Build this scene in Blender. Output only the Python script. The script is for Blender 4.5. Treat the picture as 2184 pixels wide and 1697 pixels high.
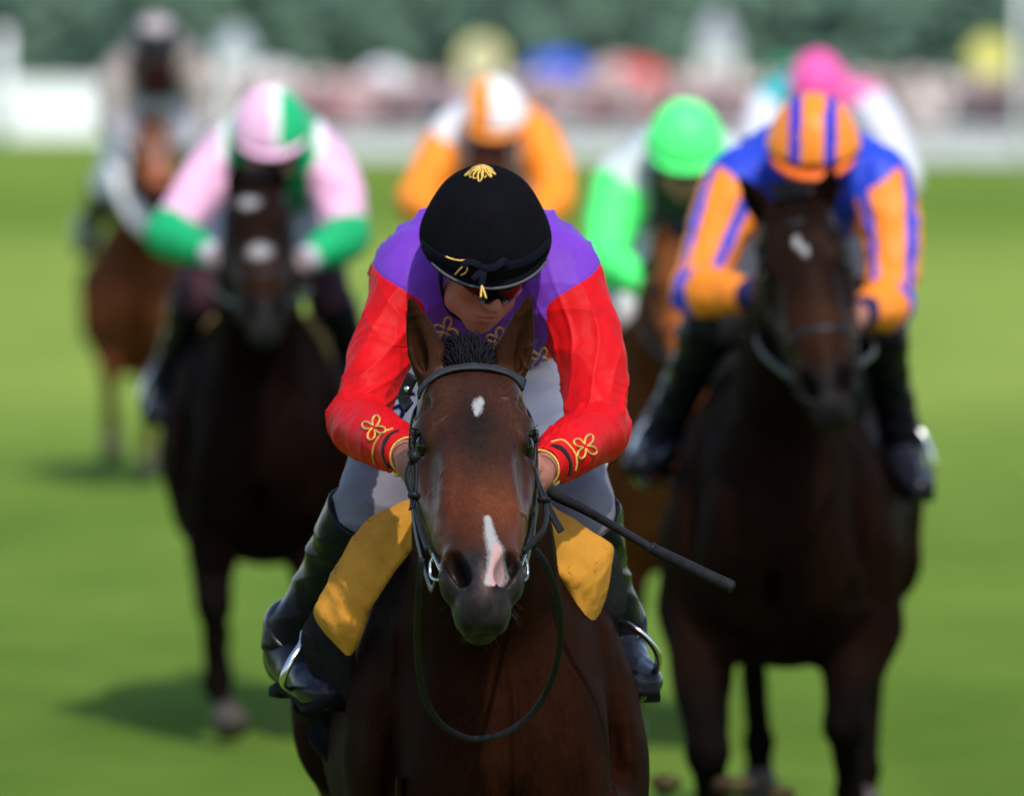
import bpy, math, random
import numpy as np
from mathutils import Vector, Matrix
from mathutils.bvhtree import BVHTree

for o in list(bpy.data.objects): bpy.data.objects.remove(o)
SC = bpy.context.scene
COL = SC.collection
R = math.radians
random.seed(7); rng = np.random.default_rng(7)

# ------------------------------------------------------------------ camera, sky, sun, exposure
K = 5.4555e-5            # metres per photo pixel and metre of distance (photo measured 2184 px wide)
CY, CZ = -15.0, 2.07     # the photographer kneels at the rail, 15 m ahead of the leading horse
cam = bpy.data.objects.new("camera", bpy.data.cameras.new("camera")); COL.objects.link(cam)
cam.location = (0, CY, CZ); cam.rotation_euler = (R(90), 0, 0)
cam.data.sensor_width = 36; cam.data.lens = 36/(2184*K); cam.data.shift_y = -713/2184
cam.data.clip_start = 0.5; cam.data.clip_end = 3000
cam.data.dof.use_dof = True; cam.data.dof.focus_distance = 15.3; cam.data.dof.aperture_fstop = 3.7
SC.camera = cam
SUN_EL, SUN_AZ = 51, 17  # elevation; azimuth measured from the camera's side of the field towards image right
world = bpy.data.worlds.new("World"); SC.world = world; world.use_nodes = True
wn = world.node_tree; sky = wn.nodes.new("ShaderNodeTexSky"); sky.sky_type = 'NISHITA'; sky.sun_disc = False
sky.sun_elevation = R(SUN_EL); sky.sun_rotation = R(180-SUN_AZ)
wn.links.new(sky.outputs[0], wn.nodes["Background"].inputs[0]); wn.nodes["Background"].inputs[1].default_value = 0.15
sun = bpy.data.objects.new("sun", bpy.data.lights.new("sun", 'SUN')); COL.objects.link(sun)
sun.data.energy = 2.5; sun.data.angle = R(1.2); sun.data.color = (1, .955, .88)
sd = Vector((math.sin(R(SUN_AZ))*math.cos(R(SUN_EL)), -math.cos(R(SUN_AZ))*math.cos(R(SUN_EL)), math.sin(R(SUN_EL))))
sun.rotation_euler = sd.to_track_quat('Z', 'Y').to_euler()
SC.view_settings.view_transform = 'Standard'; SC.view_settings.look = 'None'
SC.view_settings.exposure = 0.60; SC.view_settings.gamma = 1.0

def W(u, v, Y):
    "photo pixel (2184 wide) at world depth Y -> world point"
    d = Y-CY
    return np.array([(u-1092)*K*d, Y, CZ-(v-135)*K*d])
V3 = lambda *a: np.array(a, float)
def unit(a): a = np.asarray(a, float); return a/np.linalg.norm(a)

# ------------------------------------------------------------------ node materials
def ramp(nt, fac, stops):
    r = nt.nodes.new("ShaderNodeValToRGB"); e = r.color_ramp.elements
    while len(e) < len(stops): e.new(.5)
    for i, (p, c) in enumerate(stops): e[i].position = p; e[i].color = (*c, 1)
    nt.links.new(fac, r.inputs[0]); return r.outputs[0]
def mixc(nt, fac, a, b, mode='MIX'):
    m = nt.nodes.new("ShaderNodeMix"); m.data_type = 'RGBA'; m.blend_type = mode
    for s, v in ((m.inputs[0], fac), (m.inputs[6], a), (m.inputs[7], b)):
        if hasattr(v, 'is_linked'): nt.links.new(v, s)
        elif isinstance(v, (int, float)): s.default_value = v
        else: s.default_value = (*v, 1)
    return m.outputs[2]
def noise(nt, scale, detail=3, vec=None, rough=.55, dist=0, stretch=None):
    n = nt.nodes.new("ShaderNodeTexNoise"); n.inputs["Scale"].default_value = scale
    n.inputs["Detail"].default_value = detail; n.inputs["Roughness"].default_value = rough; n.inputs["Distortion"].default_value = dist
    if vec is None:
        tc = nt.nodes.new("ShaderNodeTexCoord"); vec = tc.outputs["Object"]
    if stretch is not None:
        mp = nt.nodes.new("ShaderNodeMapping"); mp.inputs["Scale"].default_value = stretch
        nt.links.new(vec, mp.inputs[0]); vec = mp.outputs[0]
    nt.links.new(vec, n.inputs["Vector"]); return n.outputs["Fac"]
def attr(nt, name, out="Color"):
    a = nt.nodes.new("ShaderNodeAttribute"); a.attribute_name = name; return a.outputs[out]
def maprange(nt, v, a, b, c=0., d=1.):
    m = nt.nodes.new("ShaderNodeMapRange"); nt.links.new(v, m.inputs[0])
    for i, x in enumerate((a, b, c, d)): m.inputs[1+i].default_value = x
    return m.outputs[0]
def mth(nt, op, a, b=None):
    m = nt.nodes.new("ShaderNodeMath"); m.operation = op
    for i, x in enumerate((a, b)):
        if x is None: continue
        if hasattr(x, 'is_linked'): nt.links.new(x, m.inputs[i])
        else: m.inputs[i].default_value = x
    return m.outputs[0]
def bump(nt, h, strength, dist=.01):
    b = nt.nodes.new("ShaderNodeBump"); b.inputs["Strength"].default_value = strength; b.inputs["Distance"].default_value = dist
    nt.links.new(h, b.inputs["Height"]); return b.outputs[0]
MATS = {}
def mat(name, col=(.5, .5, .5), rough=.5, metal=0, spec=.16, sheen=0, coat=0, var=.12, vscale=25, bumpS=0, bscale=200, attrcol=None, grime=None, stretch=None, trans=0, sheen_tint=None):
    if name in MATS: return MATS[name]
    m = bpy.data.materials.new(name); m.use_nodes = True; nt = m.node_tree; p = nt.nodes["Principled BSDF"]
    base = attr(nt, attrcol) if attrcol else col
    if var:
        n = noise(nt, vscale, 4, stretch=stretch)
        lo, hi = 1-var, 1+var
        c = ramp(nt, n, [(.3, (lo*.5,)*3), (.7, (hi*.5,)*3)])
        base = mixc(nt, 1.0, base, c, 'MULTIPLY')
        base = mixc(nt, 1.0, base, (2, 2, 2), 'MULTIPLY')
    if grime:
        g = noise(nt, grime[1], 5, rough=.7); f = maprange(nt, g, grime[2], grime[2]+.06)
        base = mixc(nt, f, base, grime[0])
    if hasattr(base, 'is_linked'): nt.links.new(base, p.inputs["Base Color"])
    else: p.inputs["Base Color"].default_value = (*base, 1)
    p.inputs["Roughness"].default_value = rough; p.inputs["Metallic"].default_value = metal
    p.inputs["Specular IOR Level"].default_value = spec; p.inputs["IOR"].default_value = 1.38
    p.inputs["Sheen Weight"].default_value = sheen; p.inputs["Coat Weight"].default_value = coat; p.inputs["Coat Roughness"].default_value = .15
    if bumpS: nt.links.new(bump(nt, noise(nt, bscale, 4, stretch=stretch), bumpS), p.inputs["Normal"])
    MATS[name] = m; return m

def coat_mat(name, gloss=.42, spec=.10):
    "horse hair: pigment from 'col', white hair marks and bare pink skin from the fields 'wm','pk'"
    m = bpy.data.materials.new(name); m.use_nodes = True; nt = m.node_tree; p = nt.nodes["Principled BSDF"]
    base = attr(nt, "col")
    n1 = noise(nt, 9, 5, rough=.6); n2 = noise(nt, 170, 3, stretch=(1, 1, .25))
    base = mixc(nt, 1.0, base, ramp(nt, n1, [(.3, (.36, .36, .36)), (.7, (.64, .62, .60))]), 'MULTIPLY')
    base = mixc(nt, 1.0, base, ramp(nt, n2, [(.3, (.8, .8, .8)), (.7, (1.2, 1.2, 1.2))]), 'MULTIPLY')
    base = mixc(nt, 1.0, base, (2, 2, 2), 'MULTIPLY')
    hair = noise(nt, 420, 2, stretch=(1, .5, .14))
    wm = mth(nt, 'ADD', attr(nt, "wm", "Fac"), mth(nt, 'MULTIPLY', mth(nt, 'SUBTRACT', hair, .5), .65))
    base = mixc(nt, maprange(nt, wm, .28, .85, 0, .92), base, (.30, .295, .30))
    pk = mth(nt, 'ADD', attr(nt, "pk", "Fac"), mth(nt, 'MULTIPLY', mth(nt, 'SUBTRACT', noise(nt, 90, 3), .5), .35))
    base = mixc(nt, maprange(nt, pk, .45, .6), base, (.42, .25, .24))
    nt.links.new(base, p.inputs["Base Color"])
    hd = attr(nt, "hd", "Fac")
    nt.links.new(mth(nt, 'ADD', maprange(nt, n2, .2, .8, gloss+.08, gloss+.30), mth(nt, 'MULTIPLY', hd, -.20)), p.inputs["Roughness"])
    nt.links.new(maprange(nt, hd, 0, 1, .03, spec), p.inputs["Specular IOR Level"]); p.inputs["Specular Tint"].default_value = (.8, .55, .42, 1); p.inputs["IOR"].default_value = 1.28
    h = mth(nt, 'ADD', mth(nt, 'MULTIPLY', noise(nt, 340, 3, stretch=(1, .6, .15)), .34), noise(nt, 19, 3))
    nt.links.new(bump(nt, h, .16, .012), p.inputs["Normal"])
    return m

# ------------------------------------------------------------------ sampled distance fields -> one continuous surface
def ax(segs):
    "piecewise axis [(start, step), ..., end]"
    out = []
    for (a, st), nx in zip(segs[:-1], [s[0] if isinstance(s, tuple) else s for s in segs[1:]]):
        n = max(1, int(round((nx-a)/st))); out += list(np.linspace(a, nx, n, endpoint=False))
    return np.array(out+[segs[-1]], np.float32)
class Field:
    def __init__(s, axs):
        s.a = [np.asarray(x, np.float32) for x in axs]; s.f = np.full([len(x) for x in s.a], .5, np.float32)
    def box(s, lo, hi):
        sl = []
        for i in range(3):
            a = np.searchsorted(s.a[i], lo[i]); b = np.searchsorted(s.a[i], hi[i], 'right')
            sl.append(slice(max(a-1, 0), min(b+1, len(s.a[i]))))
        return tuple(sl)
    def app(s, fn, lo, hi, k, op):
        sl = s.box(np.asarray(lo)-k-.02, np.asarray(hi)+k+.02)
        X = s.a[0][sl[0]][:, None, None]; Y = s.a[1][sl[1]][None, :, None]; Z = s.a[2][sl[2]][None, None, :]
        if 0 in (X.size, Y.size, Z.size): return
        d = fn(X, Y, Z); f = s.f[sl]
        if op == 'u':
            if k > 0:
                h = np.maximum(k-np.abs(f-d), 0)/k; s.f[sl] = np.minimum(f, d)-h*h*k*.25
            else: s.f[sl] = np.minimum(f, d)
        else:
            d = -d
            if k > 0:
                h = np.maximum(k-np.abs(f-d), 0)/k; s.f[sl] = np.maximum(f, d)+h*h*k*.25
            else: s.f[sl] = np.maximum(f, d)
    def cone(s, a, b, ra, rb, k=.02, op='u'):
        a = np.asarray(a, float); b = np.asarray(b, float); ba = b-a; L2 = max(ba@ba, 1e-9); r = max(ra, rb)
        def fn(X, Y, Z):
            x, y, z = X-a[0], Y-a[1], Z-a[2]
            h = np.clip((x*ba[0]+y*ba[1]+z*ba[2])/L2, 0, 1)
            return np.sqrt((x-ba[0]*h)**2+(y-ba[1]*h)**2+(z-ba[2]*h)**2)-(ra+(rb-ra)*h)
        s.app(fn, np.minimum(a, b)-r, np.maximum(a, b)+r, k, op)
    def ell(s, c, r, Rm=None, k=.02, op='u'):
        "ellipsoid; rows of Rm are its axes"
        c = np.asarray(c, float); Rm = np.eye(3) if Rm is None else np.asarray(Rm, float); m = max(r)
        ext = np.sqrt(((Rm*np.asarray(r)[:, None])**2).sum(0))
        def fn(X, Y, Z):
            x, y, z = X-c[0], Y-c[1], Z-c[2]; k0 = 0; k1 = 0
            for A, q in zip(Rm, r):
                d = (x*A[0]+y*A[1]+z*A[2])/q; k0 = k0+d*d; k1 = k1+(d/q)**2
            k0 = np.sqrt(k0); return k0*(k0-1)/np.sqrt(np.maximum(k1, 1e-12))
        s.app(fn, c-ext, c+ext, k, op)
    def tube(s, pts, k=.02, side=(1, 0, 0), n=5, op='u'):
        "elliptic sweep through (point, radius along side, radius across)"
        P = np.array([p[0] for p in pts], float); A = np.array([[p[1], p[2]] for p in pts], float)
        Q = spline(P, n); Rr = spline(A, n); side = np.asarray(side, float)
        loc = []
        for i in range(len(Q)-1): loc.append((Q[i], Q[i+1], Rr[i], Rr[i+1]))
        lo = (Q-Rr.max(1)[:, None]).min(0); hi = (Q+Rr.max(1)[:, None]).max(0)
        sl = s.box(lo-k-.02, hi+k+.02)
        sub = Field([s.a[i][sl[i]] for i in range(3)])
        if 0 in sub.f.shape: return
        for a, b, r0, r1 in loc:
            ba = b-a; L = np.linalg.norm(ba)
            if L < 1e-6: continue
            w = ba/L; u = side-w*(side@w); u = unit(u); v = np.cross(w, u); m = max(r0.max(), r1.max())
            def fn(X, Y, Z):
                x, y, z = X-a[0], Y-a[1], Z-a[2]
                q = x*w[0]+y*w[1]+z*w[2]; h = np.clip(q/L, 0, 1)
                ru = r0[0]+(r1[0]-r0[0])*h; rv = r0[1]+(r1[1]-r0[1])*h; rw = np.minimum(ru, rv)
                du = x*u[0]+y*u[1]+z*u[2]; dv = x*v[0]+y*v[1]+z*v[2]; dw = q-h*L
                k0 = np.sqrt((du/ru)**2+(dv/rv)**2+(dw/rw)**2)
                k1 = np.sqrt((du/ru**2)**2+(dv/rv**2)**2+(dw/rw**2)**2)+1e-9
                return k0*(k0-1)/k1
            sub.app(fn, np.minimum(a, b)-m, np.maximum(a, b)+m, .3*m, 'u')
        f = s.f[sl]; d = sub.f if op == 'u' else -sub.f
        h = np.maximum(k-np.abs(f-d), 0)/max(k, 1e-6)
        s.f[sl] = (np.minimum(f, d)-h*h*k*.25) if op == 'u' else (np.maximum(f, d)+h*h*k*.25)
    def mesh(s, smooth=2):
        f = s.f; a = s.a
        s.f[0] = s.f[-1] = .5; s.f[:, 0] = s.f[:, -1] = .5; s.f[:, :, 0] = s.f[:, :, -1] = .5
        neg = f < 0
        cs = [(i, j, k) for i in (0, 1) for j in (0, 1) for k in (0, 1)]
        n = [x-1 for x in f.shape]
        cnt = np.zeros(n, np.uint8)
        for i, j, k in cs: cnt += neg[i:i+n[0], j:j+n[1], k:k+n[2]]
        act = np.argwhere((cnt > 0) & (cnt < 8)); del cnt
        I, J, Kk = act.T
        vals = [f[I+i, J+j, Kk+k] for i, j, k in cs]
        acc = np.zeros((len(act), 3)); num = np.zeros(len(act))
        for p in range(8):
            for q in range(p+1, 8):
                df = [cs[p][t] != cs[q][t] for t in range(3)]
                if sum(df) != 1: continue
                t = df.index(True); va, vb = vals[p], vals[q]; mk = (va < 0) != (vb < 0)
                w = np.where(mk, va/np.where(mk, va-vb, 1), 0)
                pos = np.zeros((len(act), 3)); pos[:] = cs[p]; pos[:, t] = w
                acc += pos*mk[:, None]; num += mk
        acc /= num[:, None]
        V = np.empty((len(act), 3))
        for t, ix in enumerate((I, J, Kk)): V[:, t] = a[t][ix]+(a[t][ix+1]-a[t][ix])*acc[:, t]
        idx = np.full(n, -1, np.int32); idx[I, J, Kk] = np.arange(len(act), dtype=np.int32)
        F = []
        for t in range(3):
            o1, o2 = [(1, 2), (2, 0), (0, 1)][t]
            A = [slice(None)]*3; B = [slice(None)]*3; A[t] = slice(0, -1); B[t] = slice(1, None)
            sg = neg[tuple(A)] != neg[tuple(B)]
            e = np.argwhere(sg); e = e[(e[:, o1] > 0) & (e[:, o2] > 0) & (e[:, o1] < n[o1]) & (e[:, o2] < n[o2])]
            def cell(d1, d2):
                c = e.copy(); c[:, o1] -= d1; c[:, o2] -= d2; return idx[c[:, 0], c[:, 1], c[:, 2]]
            q = np.stack([cell(1, 1), cell(0, 1), cell(0, 0), cell(1, 0)], 1)
            fl = neg[e[:, 0], e[:, 1], e[:, 2]]
            q[~fl] = q[~fl][:, ::-1]; F.append(q)
        F = np.concatenate(F); F = F[(F >= 0).all(1)]
        for _ in range(smooth): V = lap(V, F, .5)
        return V, F
def lap(V, F, lam):
    E = np.concatenate([F[:, [0, 1]], F[:, [1, 2]], F[:, [2, 3]], F[:, [3, 0]]])
    n = len(V); deg = np.bincount(E[:, 0], minlength=n)+np.bincount(E[:, 1], minlength=n)
    out = np.empty_like(V)
    for t in range(3):
        out[:, t] = np.bincount(E[:, 0], V[E[:, 1], t], n)+np.bincount(E[:, 1], V[E[:, 0], t], n)
    return V+lam*(out/np.maximum(deg, 1)[:, None]-V)
def vnormals(V, F):
    N = np.cross(V[F[:, 2]]-V[F[:, 0]], V[F[:, 3]]-V[F[:, 1]]); out = np.zeros_like(V)
    for c in range(4):
        for t in range(3): out[:, t] += np.bincount(F[:, c], N[:, t], len(V))
    return out/np.maximum(np.linalg.norm(out, axis=1), 1e-9)[:, None]
def spline(P, n):
    P = np.asarray(P, float)
    if len(P) < 3 or n < 2:
        return P if n < 2 else np.concatenate([P[0]+(P[1]-P[0])*np.linspace(0, 1, n+1)[:, None]])
    Q = np.vstack([2*P[0]-P[1], P, 2*P[-1]-P[-2]]); out = []
    for i in range(len(P)-1):
        p0, p1, p2, p3 = Q[i:i+4]
        for t in np.linspace(0, 1, n, endpoint=False):
            out.append(.5*((2*p1)+(-p0+p2)*t+(2*p0-5*p1+4*p2-p3)*t*t+(-p0+3*p1-3*p2+p3)*t**3))
    return np.array(out+[P[-1]])
def vnoise(P, scale, seed=0):
    "value noise in -1..1"
    P = np.asarray(P)*scale+seed*17.3; I = np.floor(P).astype(np.int64); f = P-I; f = f*f*(3-2*f); r = 0
    for c in range(8):
        o = np.array([c & 1, c >> 1 & 1, c >> 2 & 1]); q = I+o
        h = (q[:, 0]*374761393+q[:, 1]*668265263+q[:, 2]*2147483647+seed*1274126177) & 0xffffffff
        h = ((h ^ (h >> 13))*1274126177) & 0xffffffff; h = (h ^ (h >> 16)) & 0xffff
        w = np.prod(np.where(o, f, 1-f), 1); r = r+w*(h/32767.5-1)
    return r
def sstep(a, b, x): t = np.clip((x-a)/(b-a), 0, 1); return t*t*(3-2*t)
def segdist(P, a, b):
    a = np.asarray(a, float); b = np.asarray(b, float); ba = b-a; t = np.clip(((P-a)@ba)/(ba@ba), 0, 1)
    return np.linalg.norm(P-a-t[:, None]*ba, axis=1), t

# ------------------------------------------------------------------ objects
def link(name, V, F, m, parent=None, base=None, attrs=None, smooth=True):
    V = np.asarray(V, float)
    if parent is not None: base = parent.get("_b") or base
    if base is not None: V = V-np.asarray(base, float)
    me = bpy.data.meshes.new(name)
    if isinstance(F, np.ndarray):
        nf = len(F); me.vertices.add(len(V)); me.vertices.foreach_set("co", V.astype(np.float32).ravel())
        me.loops.add(nf*4); me.loops.foreach_set("vertex_index", F.astype(np.int32).ravel())
        me.polygons.add(nf); me.polygons.foreach_set("loop_start", np.arange(0, nf*4, 4, dtype=np.int32))
        me.update(calc_edges=True)
    else: me.from_pydata([tuple(v) for v in V], [], F)
    me.polygons.foreach_set("use_smooth", np.full(len(me.polygons), smooth))
    for k, v in (attrs or {}).items():
        v = np.asarray(v, np.float32)
        if v.ndim == 2:
            a = me.attributes.new(k, 'FLOAT_COLOR', 'POINT'); c = np.ones((len(v), 4), np.float32); c[:, :3] = v; a.data.foreach_set("color", c.ravel())
        else:
            a = me.attributes.new(k, 'FLOAT', 'POINT'); a.data.foreach_set("value", v)
    for mm in (m if isinstance(m, list) else [m]): me.materials.append(mm)
    o = bpy.data.objects.new(name, me); COL.objects.link(o)
    if parent is not None:
        o.parent = parent
        if base is not None: o["_b"] = [float(x) for x in base]
    elif base is not None:
        o.location = base; o["_b"] = [float(x) for x in base]
    return o
def tag(o, label=None, cat=None, group=None, kind=None):
    for k, v in (("label", label), ("category", cat), ("group", group), ("kind", kind)):
        if v: o[k] = v
    return o
class MB:
    def __init__(s): s.V = []; s.F = []; s.m = []
    def add(s, V, F, mi=0):
        o = len(s.V); s.V += [tuple(v) for v in V]; s.F += [tuple(i+o for i in f) for f in F]; s.m += [mi]*len(F)
    def tube(s, P, r, seg=8, closed=False, flat=1., up=None, mi=0):
        P = np.asarray(P, float); n = len(P); r = np.broadcast_to(np.asarray(r, float), (n,)) if np.ndim(r) < 2 else r
        T = np.gradient(P, axis=0)
        if closed: T = np.roll(P, -1, 0)-np.roll(P, 1, 0)
        T /= np.maximum(np.linalg.norm(T, axis=1), 1e-9)[:, None]
        u = np.asarray(up if up is not None else (0.12, 1, .2), float); V = []
        for i in range(n):
            uu = u if np.ndim(u) == 1 else u[i]
            b = uu-T[i]*(uu@T[i]); b = b/max(np.linalg.norm(b), 1e-9); c = np.cross(T[i], b)
            if np.ndim(u) == 1: u = b if up is None else u
            for k in range(seg):
                t = 2*math.pi*k/seg; V.append(P[i]+r[i]*(math.cos(t)*b*flat+math.sin(t)*c))
        F = [(i*seg+k, i*seg+(k+1) % seg, ((i+1) % n)*seg+(k+1) % seg, ((i+1) % n)*seg+k) for i in range(n if closed else n-1) for k in range(seg)]
        if not closed: F += [tuple(range(seg-1, -1, -1)), tuple((n-1)*seg+k for k in range(seg))]
        s.add(V, F, mi)
    def strap(s, P, N, w, th, mi=0):
        "flat leather strap along P, lying against normals N"
        P = np.asarray(P, float); n = len(P); N = np.broadcast_to(np.asarray(N, float), (n, 3)); T = np.gradient(P, axis=0); V = []
        w = np.broadcast_to(w, (n,))
        for i in range(n):
            t = unit(T[i]); nn = unit(N[i]-t*(N[i]@t)); b = np.cross(t, nn)
            for x, y in ((-.5, -.5), (-.5, .3), (-.4, .5), (.4, .5), (.5, .3), (.5, -.5)): V.append(P[i]+b*x*w[i]+nn*y*th)
        F = [(i*6+k, i*6+(k+1) % 6, i*6+6+(k+1) % 6, i*6+6+k) for i in range(n-1) for k in range(6)]
        F += [tuple(range(5, -1, -1)), tuple((n-1)*6+k for k in range(6))]
        s.add(V, F, mi)
    def box(s, lo, hi, mi=0):
        (x, y, z), (X, Y, Z) = lo, hi
        s.add([(x, y, z), (X, y, z), (X, Y, z), (x, Y, z), (x, y, Z), (X, y, Z), (X, Y, Z), (x, Y, Z)],
              [(3, 2, 1, 0), (4, 5, 6, 7), (0, 1, 5, 4), (1, 2, 6, 5), (2, 3, 7, 6), (3, 0, 4, 7)], mi)
    def ball(s, c, r, seg=12, ring=8, Rm=None, mi=0):
        c = np.asarray(c, float); r = np.broadcast_to(r, (3,)); Rm = np.eye(3) if Rm is None else np.asarray(Rm); V = [c+Rm[2]*r[2]]
        for j in range(1, ring):
            p = math.pi*j/ring
            for i in range(seg):
                q = 2*math.pi*i/seg; V.append(c+Rm[0]*r[0]*math.sin(p)*math.cos(q)+Rm[1]*r[1]*math.sin(p)*math.sin(q)+Rm[2]*r[2]*math.cos(p))
        V.append(c-Rm[2]*r[2]); e = len(V)-1; F = [(0, 1+i, 1+(i+1) % seg) for i in range(seg)]
        for j in range(ring-2):
            for i in range(seg):
                a = 1+j*seg; F.append((a+i, a+seg+i, a+seg+(i+1) % seg, a+(i+1) % seg))
        a = 1+(ring-2)*seg; F += [(a+i, e, a+(i+1) % seg) for i in range(seg)]; s.add(V, F, mi)
    def lathe(s, prof, c, seg=16, mi=0):
        V = []; n = len(prof)
        for r, z in prof:
            for k in range(seg): V.append((c[0]+r*math.cos(2*math.pi*k/seg), c[1]+r*math.sin(2*math.pi*k/seg), c[2]+z))
        F = [(i*seg+k, i*seg+(k+1) % seg, i*seg+seg+(k+1) % seg, i*seg+seg+k) for i in range(n-1) for k in range(seg)]
        s.add(V, F, mi)
    def build(s, name, m, parent=None, base=None, smooth=True, attrs=None):
        o = link(name, s.V, s.F, m, parent, base, attrs, smooth)
        if isinstance(m, list): o.data.polygons.foreach_set("material_index", s.m)
        return o
def bvh_of(V, F): return BVHTree.FromPolygons([tuple(v) for v in V], [tuple(f) for f in (F.tolist() if isinstance(F, np.ndarray) else F)])
EYE = Vector((0, CY, CZ))
def lay(b, uv, off=.002, Yd=1.0):
    "points on the surface b that the photograph shows at the pixels uv; off lifts them off the cloth"
    P, N = [], []
    for u, v in uv:
        d = (Vector(W(u, v, Yd))-EYE).normalized(); h = b.ray_cast(EYE, d)
        if h[0] is None:
            h = b.find_nearest(Vector(W(u, v, Yd)))
        n = h[1] if h[1].dot(d) < 0 else -h[1]
        P.append(np.array(h[0]+n*off)); N.append(np.array(n))
    return np.array(P), np.array(N)

# ------------------------------------------------------------------ setting: turf, far wood, crowd, rails, tents
def turf():
    m = bpy.data.materials.new("turf"); m.use_nodes = True; nt = m.node_tree; p = nt.nodes["Principled BSDF"]
    big = noise(nt, .10, 4, stretch=(1.0, .22, 1), rough=.6); med = noise(nt, 1.1, 4, stretch=(1, .5, 1)); fi = noise(nt, 30, 4)
    geo = nt.nodes.new("ShaderNodeNewGeometry"); sx = nt.nodes.new("ShaderNodeSeparateXYZ"); nt.links.new(geo.outputs["Position"], sx.inputs[0])
    y = mth(nt, 'ADD', sx.outputs[1], mth(nt, 'MULTIPLY', mth(nt, 'SUBTRACT', noise(nt, .16, 3, stretch=(1, .6, 1)), .5), 14))
    dk, md, lt, fr = (.082, .155, .014), (.120, .205, .023), (.225, .318, .050), (.118, .205, .020)     # dark, mid, light and far turf tones, banded by depth
    c = ramp(nt, mth(nt, 'DIVIDE', y, 200.), [(.04, dk), (.09, md), (.145, md), (.20, lt), (.38, lt), (.50, fr), (.60, fr), (.75, (.16, .25, .03))])
    c = mixc(nt, 1.0, c, ramp(nt, big, [(.3, (.76, .82, .70)), (.7, (1.25, 1.15, 1.35))]), 'MULTIPLY')
    c = mixc(nt, 1.0, c, ramp(nt, noise(nt, .55, 5, stretch=(1, .55, 1), rough=.65), [(.36, (.80, .84, .78)), (.64, (1.2, 1.14, 1.25))]), 'MULTIPLY')
    c = mixc(nt, maprange(nt, med, .35, .75, 0, .35), c, (.22, .30, .05))
    c = mixc(nt, maprange(nt, fi, .5, .8, 0, .5), c, (.04, .09, .008))
    c = mixc(nt, maprange(nt, noise(nt, 1.7, 5, rough=.7), .60, .72, 0, .5), c, (.075, .085, .02))      # hoof-cut turf
    nt.links.new(c, p.inputs["Base Color"]); p.inputs["Roughness"].default_value = .95; p.inputs["Specular IOR Level"].default_value = .04
    nt.links.new(bump(nt, fi, .8, .03), p.inputs["Normal"])
    V = []; F = []; ys = [-40, 0, 60, 200, 500, 1200]; xs = [-700, -60, 0, 60, 700]
    for y in ys:
        for x in xs: V.append((x, y, 0))
    for j in range(len(ys)-1):
        for i in range(len(xs)-1): q = j*len(xs)+i; F.append((q, q+1, q+1+len(xs), q+len(xs)))
    tag(link("turf", V, F, m, smooth=False), kind="structure")
turf()

def wood():
    "the far wood: trunks and leaf clumps through the crowns"
    m = bpy.data.materials.new("wood leaves"); m.use_nodes = True; nt = m.node_tree; p = nt.nodes["Principled BSDF"]
    nt.links.new(attr(nt, "col"), p.inputs["Base Color"]); p.inputs["Roughness"].default_value = .8
    V = []; F = []; C = []
    def leaf(c, s, col):
        nn = unit(V3(0, -.7, .7)+rng.normal(0, .45, 3)); u = unit(np.cross(nn, rng.normal(0, 1, 3))); w = np.cross(nn, u); b = len(V)
        for x, y in ((-1, -.6), (.2, -1), (1, .3), (-.2, 1)): V.append(c+u*x*s+w*y*s); C.append(col)
        F.append((b, b+1, b+2, b+3))
    tints = [(.070, .132, .092), (.076, .140, .095), (.10, .172, .105), (.125, .20, .10), (.10, .148, .10), (.135, .18, .115)]
    for i in range(150):
        y = rng.uniform(330, 440); x = rng.uniform(-50, 50)*(y/360); hgt = rng.uniform(9, 17); rad = rng.uniform(2.2, 4.5); tint = np.array(tints[rng.integers(len(tints))])
        b = len(V); w_ = .28
        for z, ww in ((0, w_*1.3), (hgt*.7, w_*.4)):
            for dx, dy in ((-ww, -ww), (ww, -ww), (ww, ww), (-ww, ww)): V.append(V3(x+dx, y+dy, z)); C.append((.07, .06, .05))
        F.extend([(b+j, b+(j+1) % 4, b+4+(j+1) % 4, b+4+j) for j in range(4)])
        for cl in range(26):
            z = rng.uniform(.6, hgt); prof = math.sin(math.pi*min(1, .25+.75*z/hgt))**.6; ang = rng.uniform(0, 6.28); rr = rad*prof*rng.uniform(.4, 1)
            cc = V3(x+rr*math.cos(ang), y+rr*math.sin(ang)*.8, z); tn = tint*rng.uniform(.8, 1.25)
            for j in range(15): leaf(cc+rng.normal(0, .55, 3)*V3(1, 1, .8), rng.uniform(.3, .7), tn*rng.uniform(.85, 1.15))
    for i in range(4200):                                  # hedge bottom
        x = rng.uniform(-48, 48); y = 322+rng.uniform(0, 6); leaf(V3(x, y, 6.5*rng.uniform(0, 1)**1.4), rng.uniform(.3, .7), np.array(tints[int(abs(math.sin(x*.21)*2)) % 3])*rng.uniform(.85, 1.1))
    tag(link("woodland", V, np.array(F), m, attrs=dict(col=np.array(C)), smooth=False), "dark blue green wood of blurred trees along the top of the picture", "woodland", kind="stuff")
wood()

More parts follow.
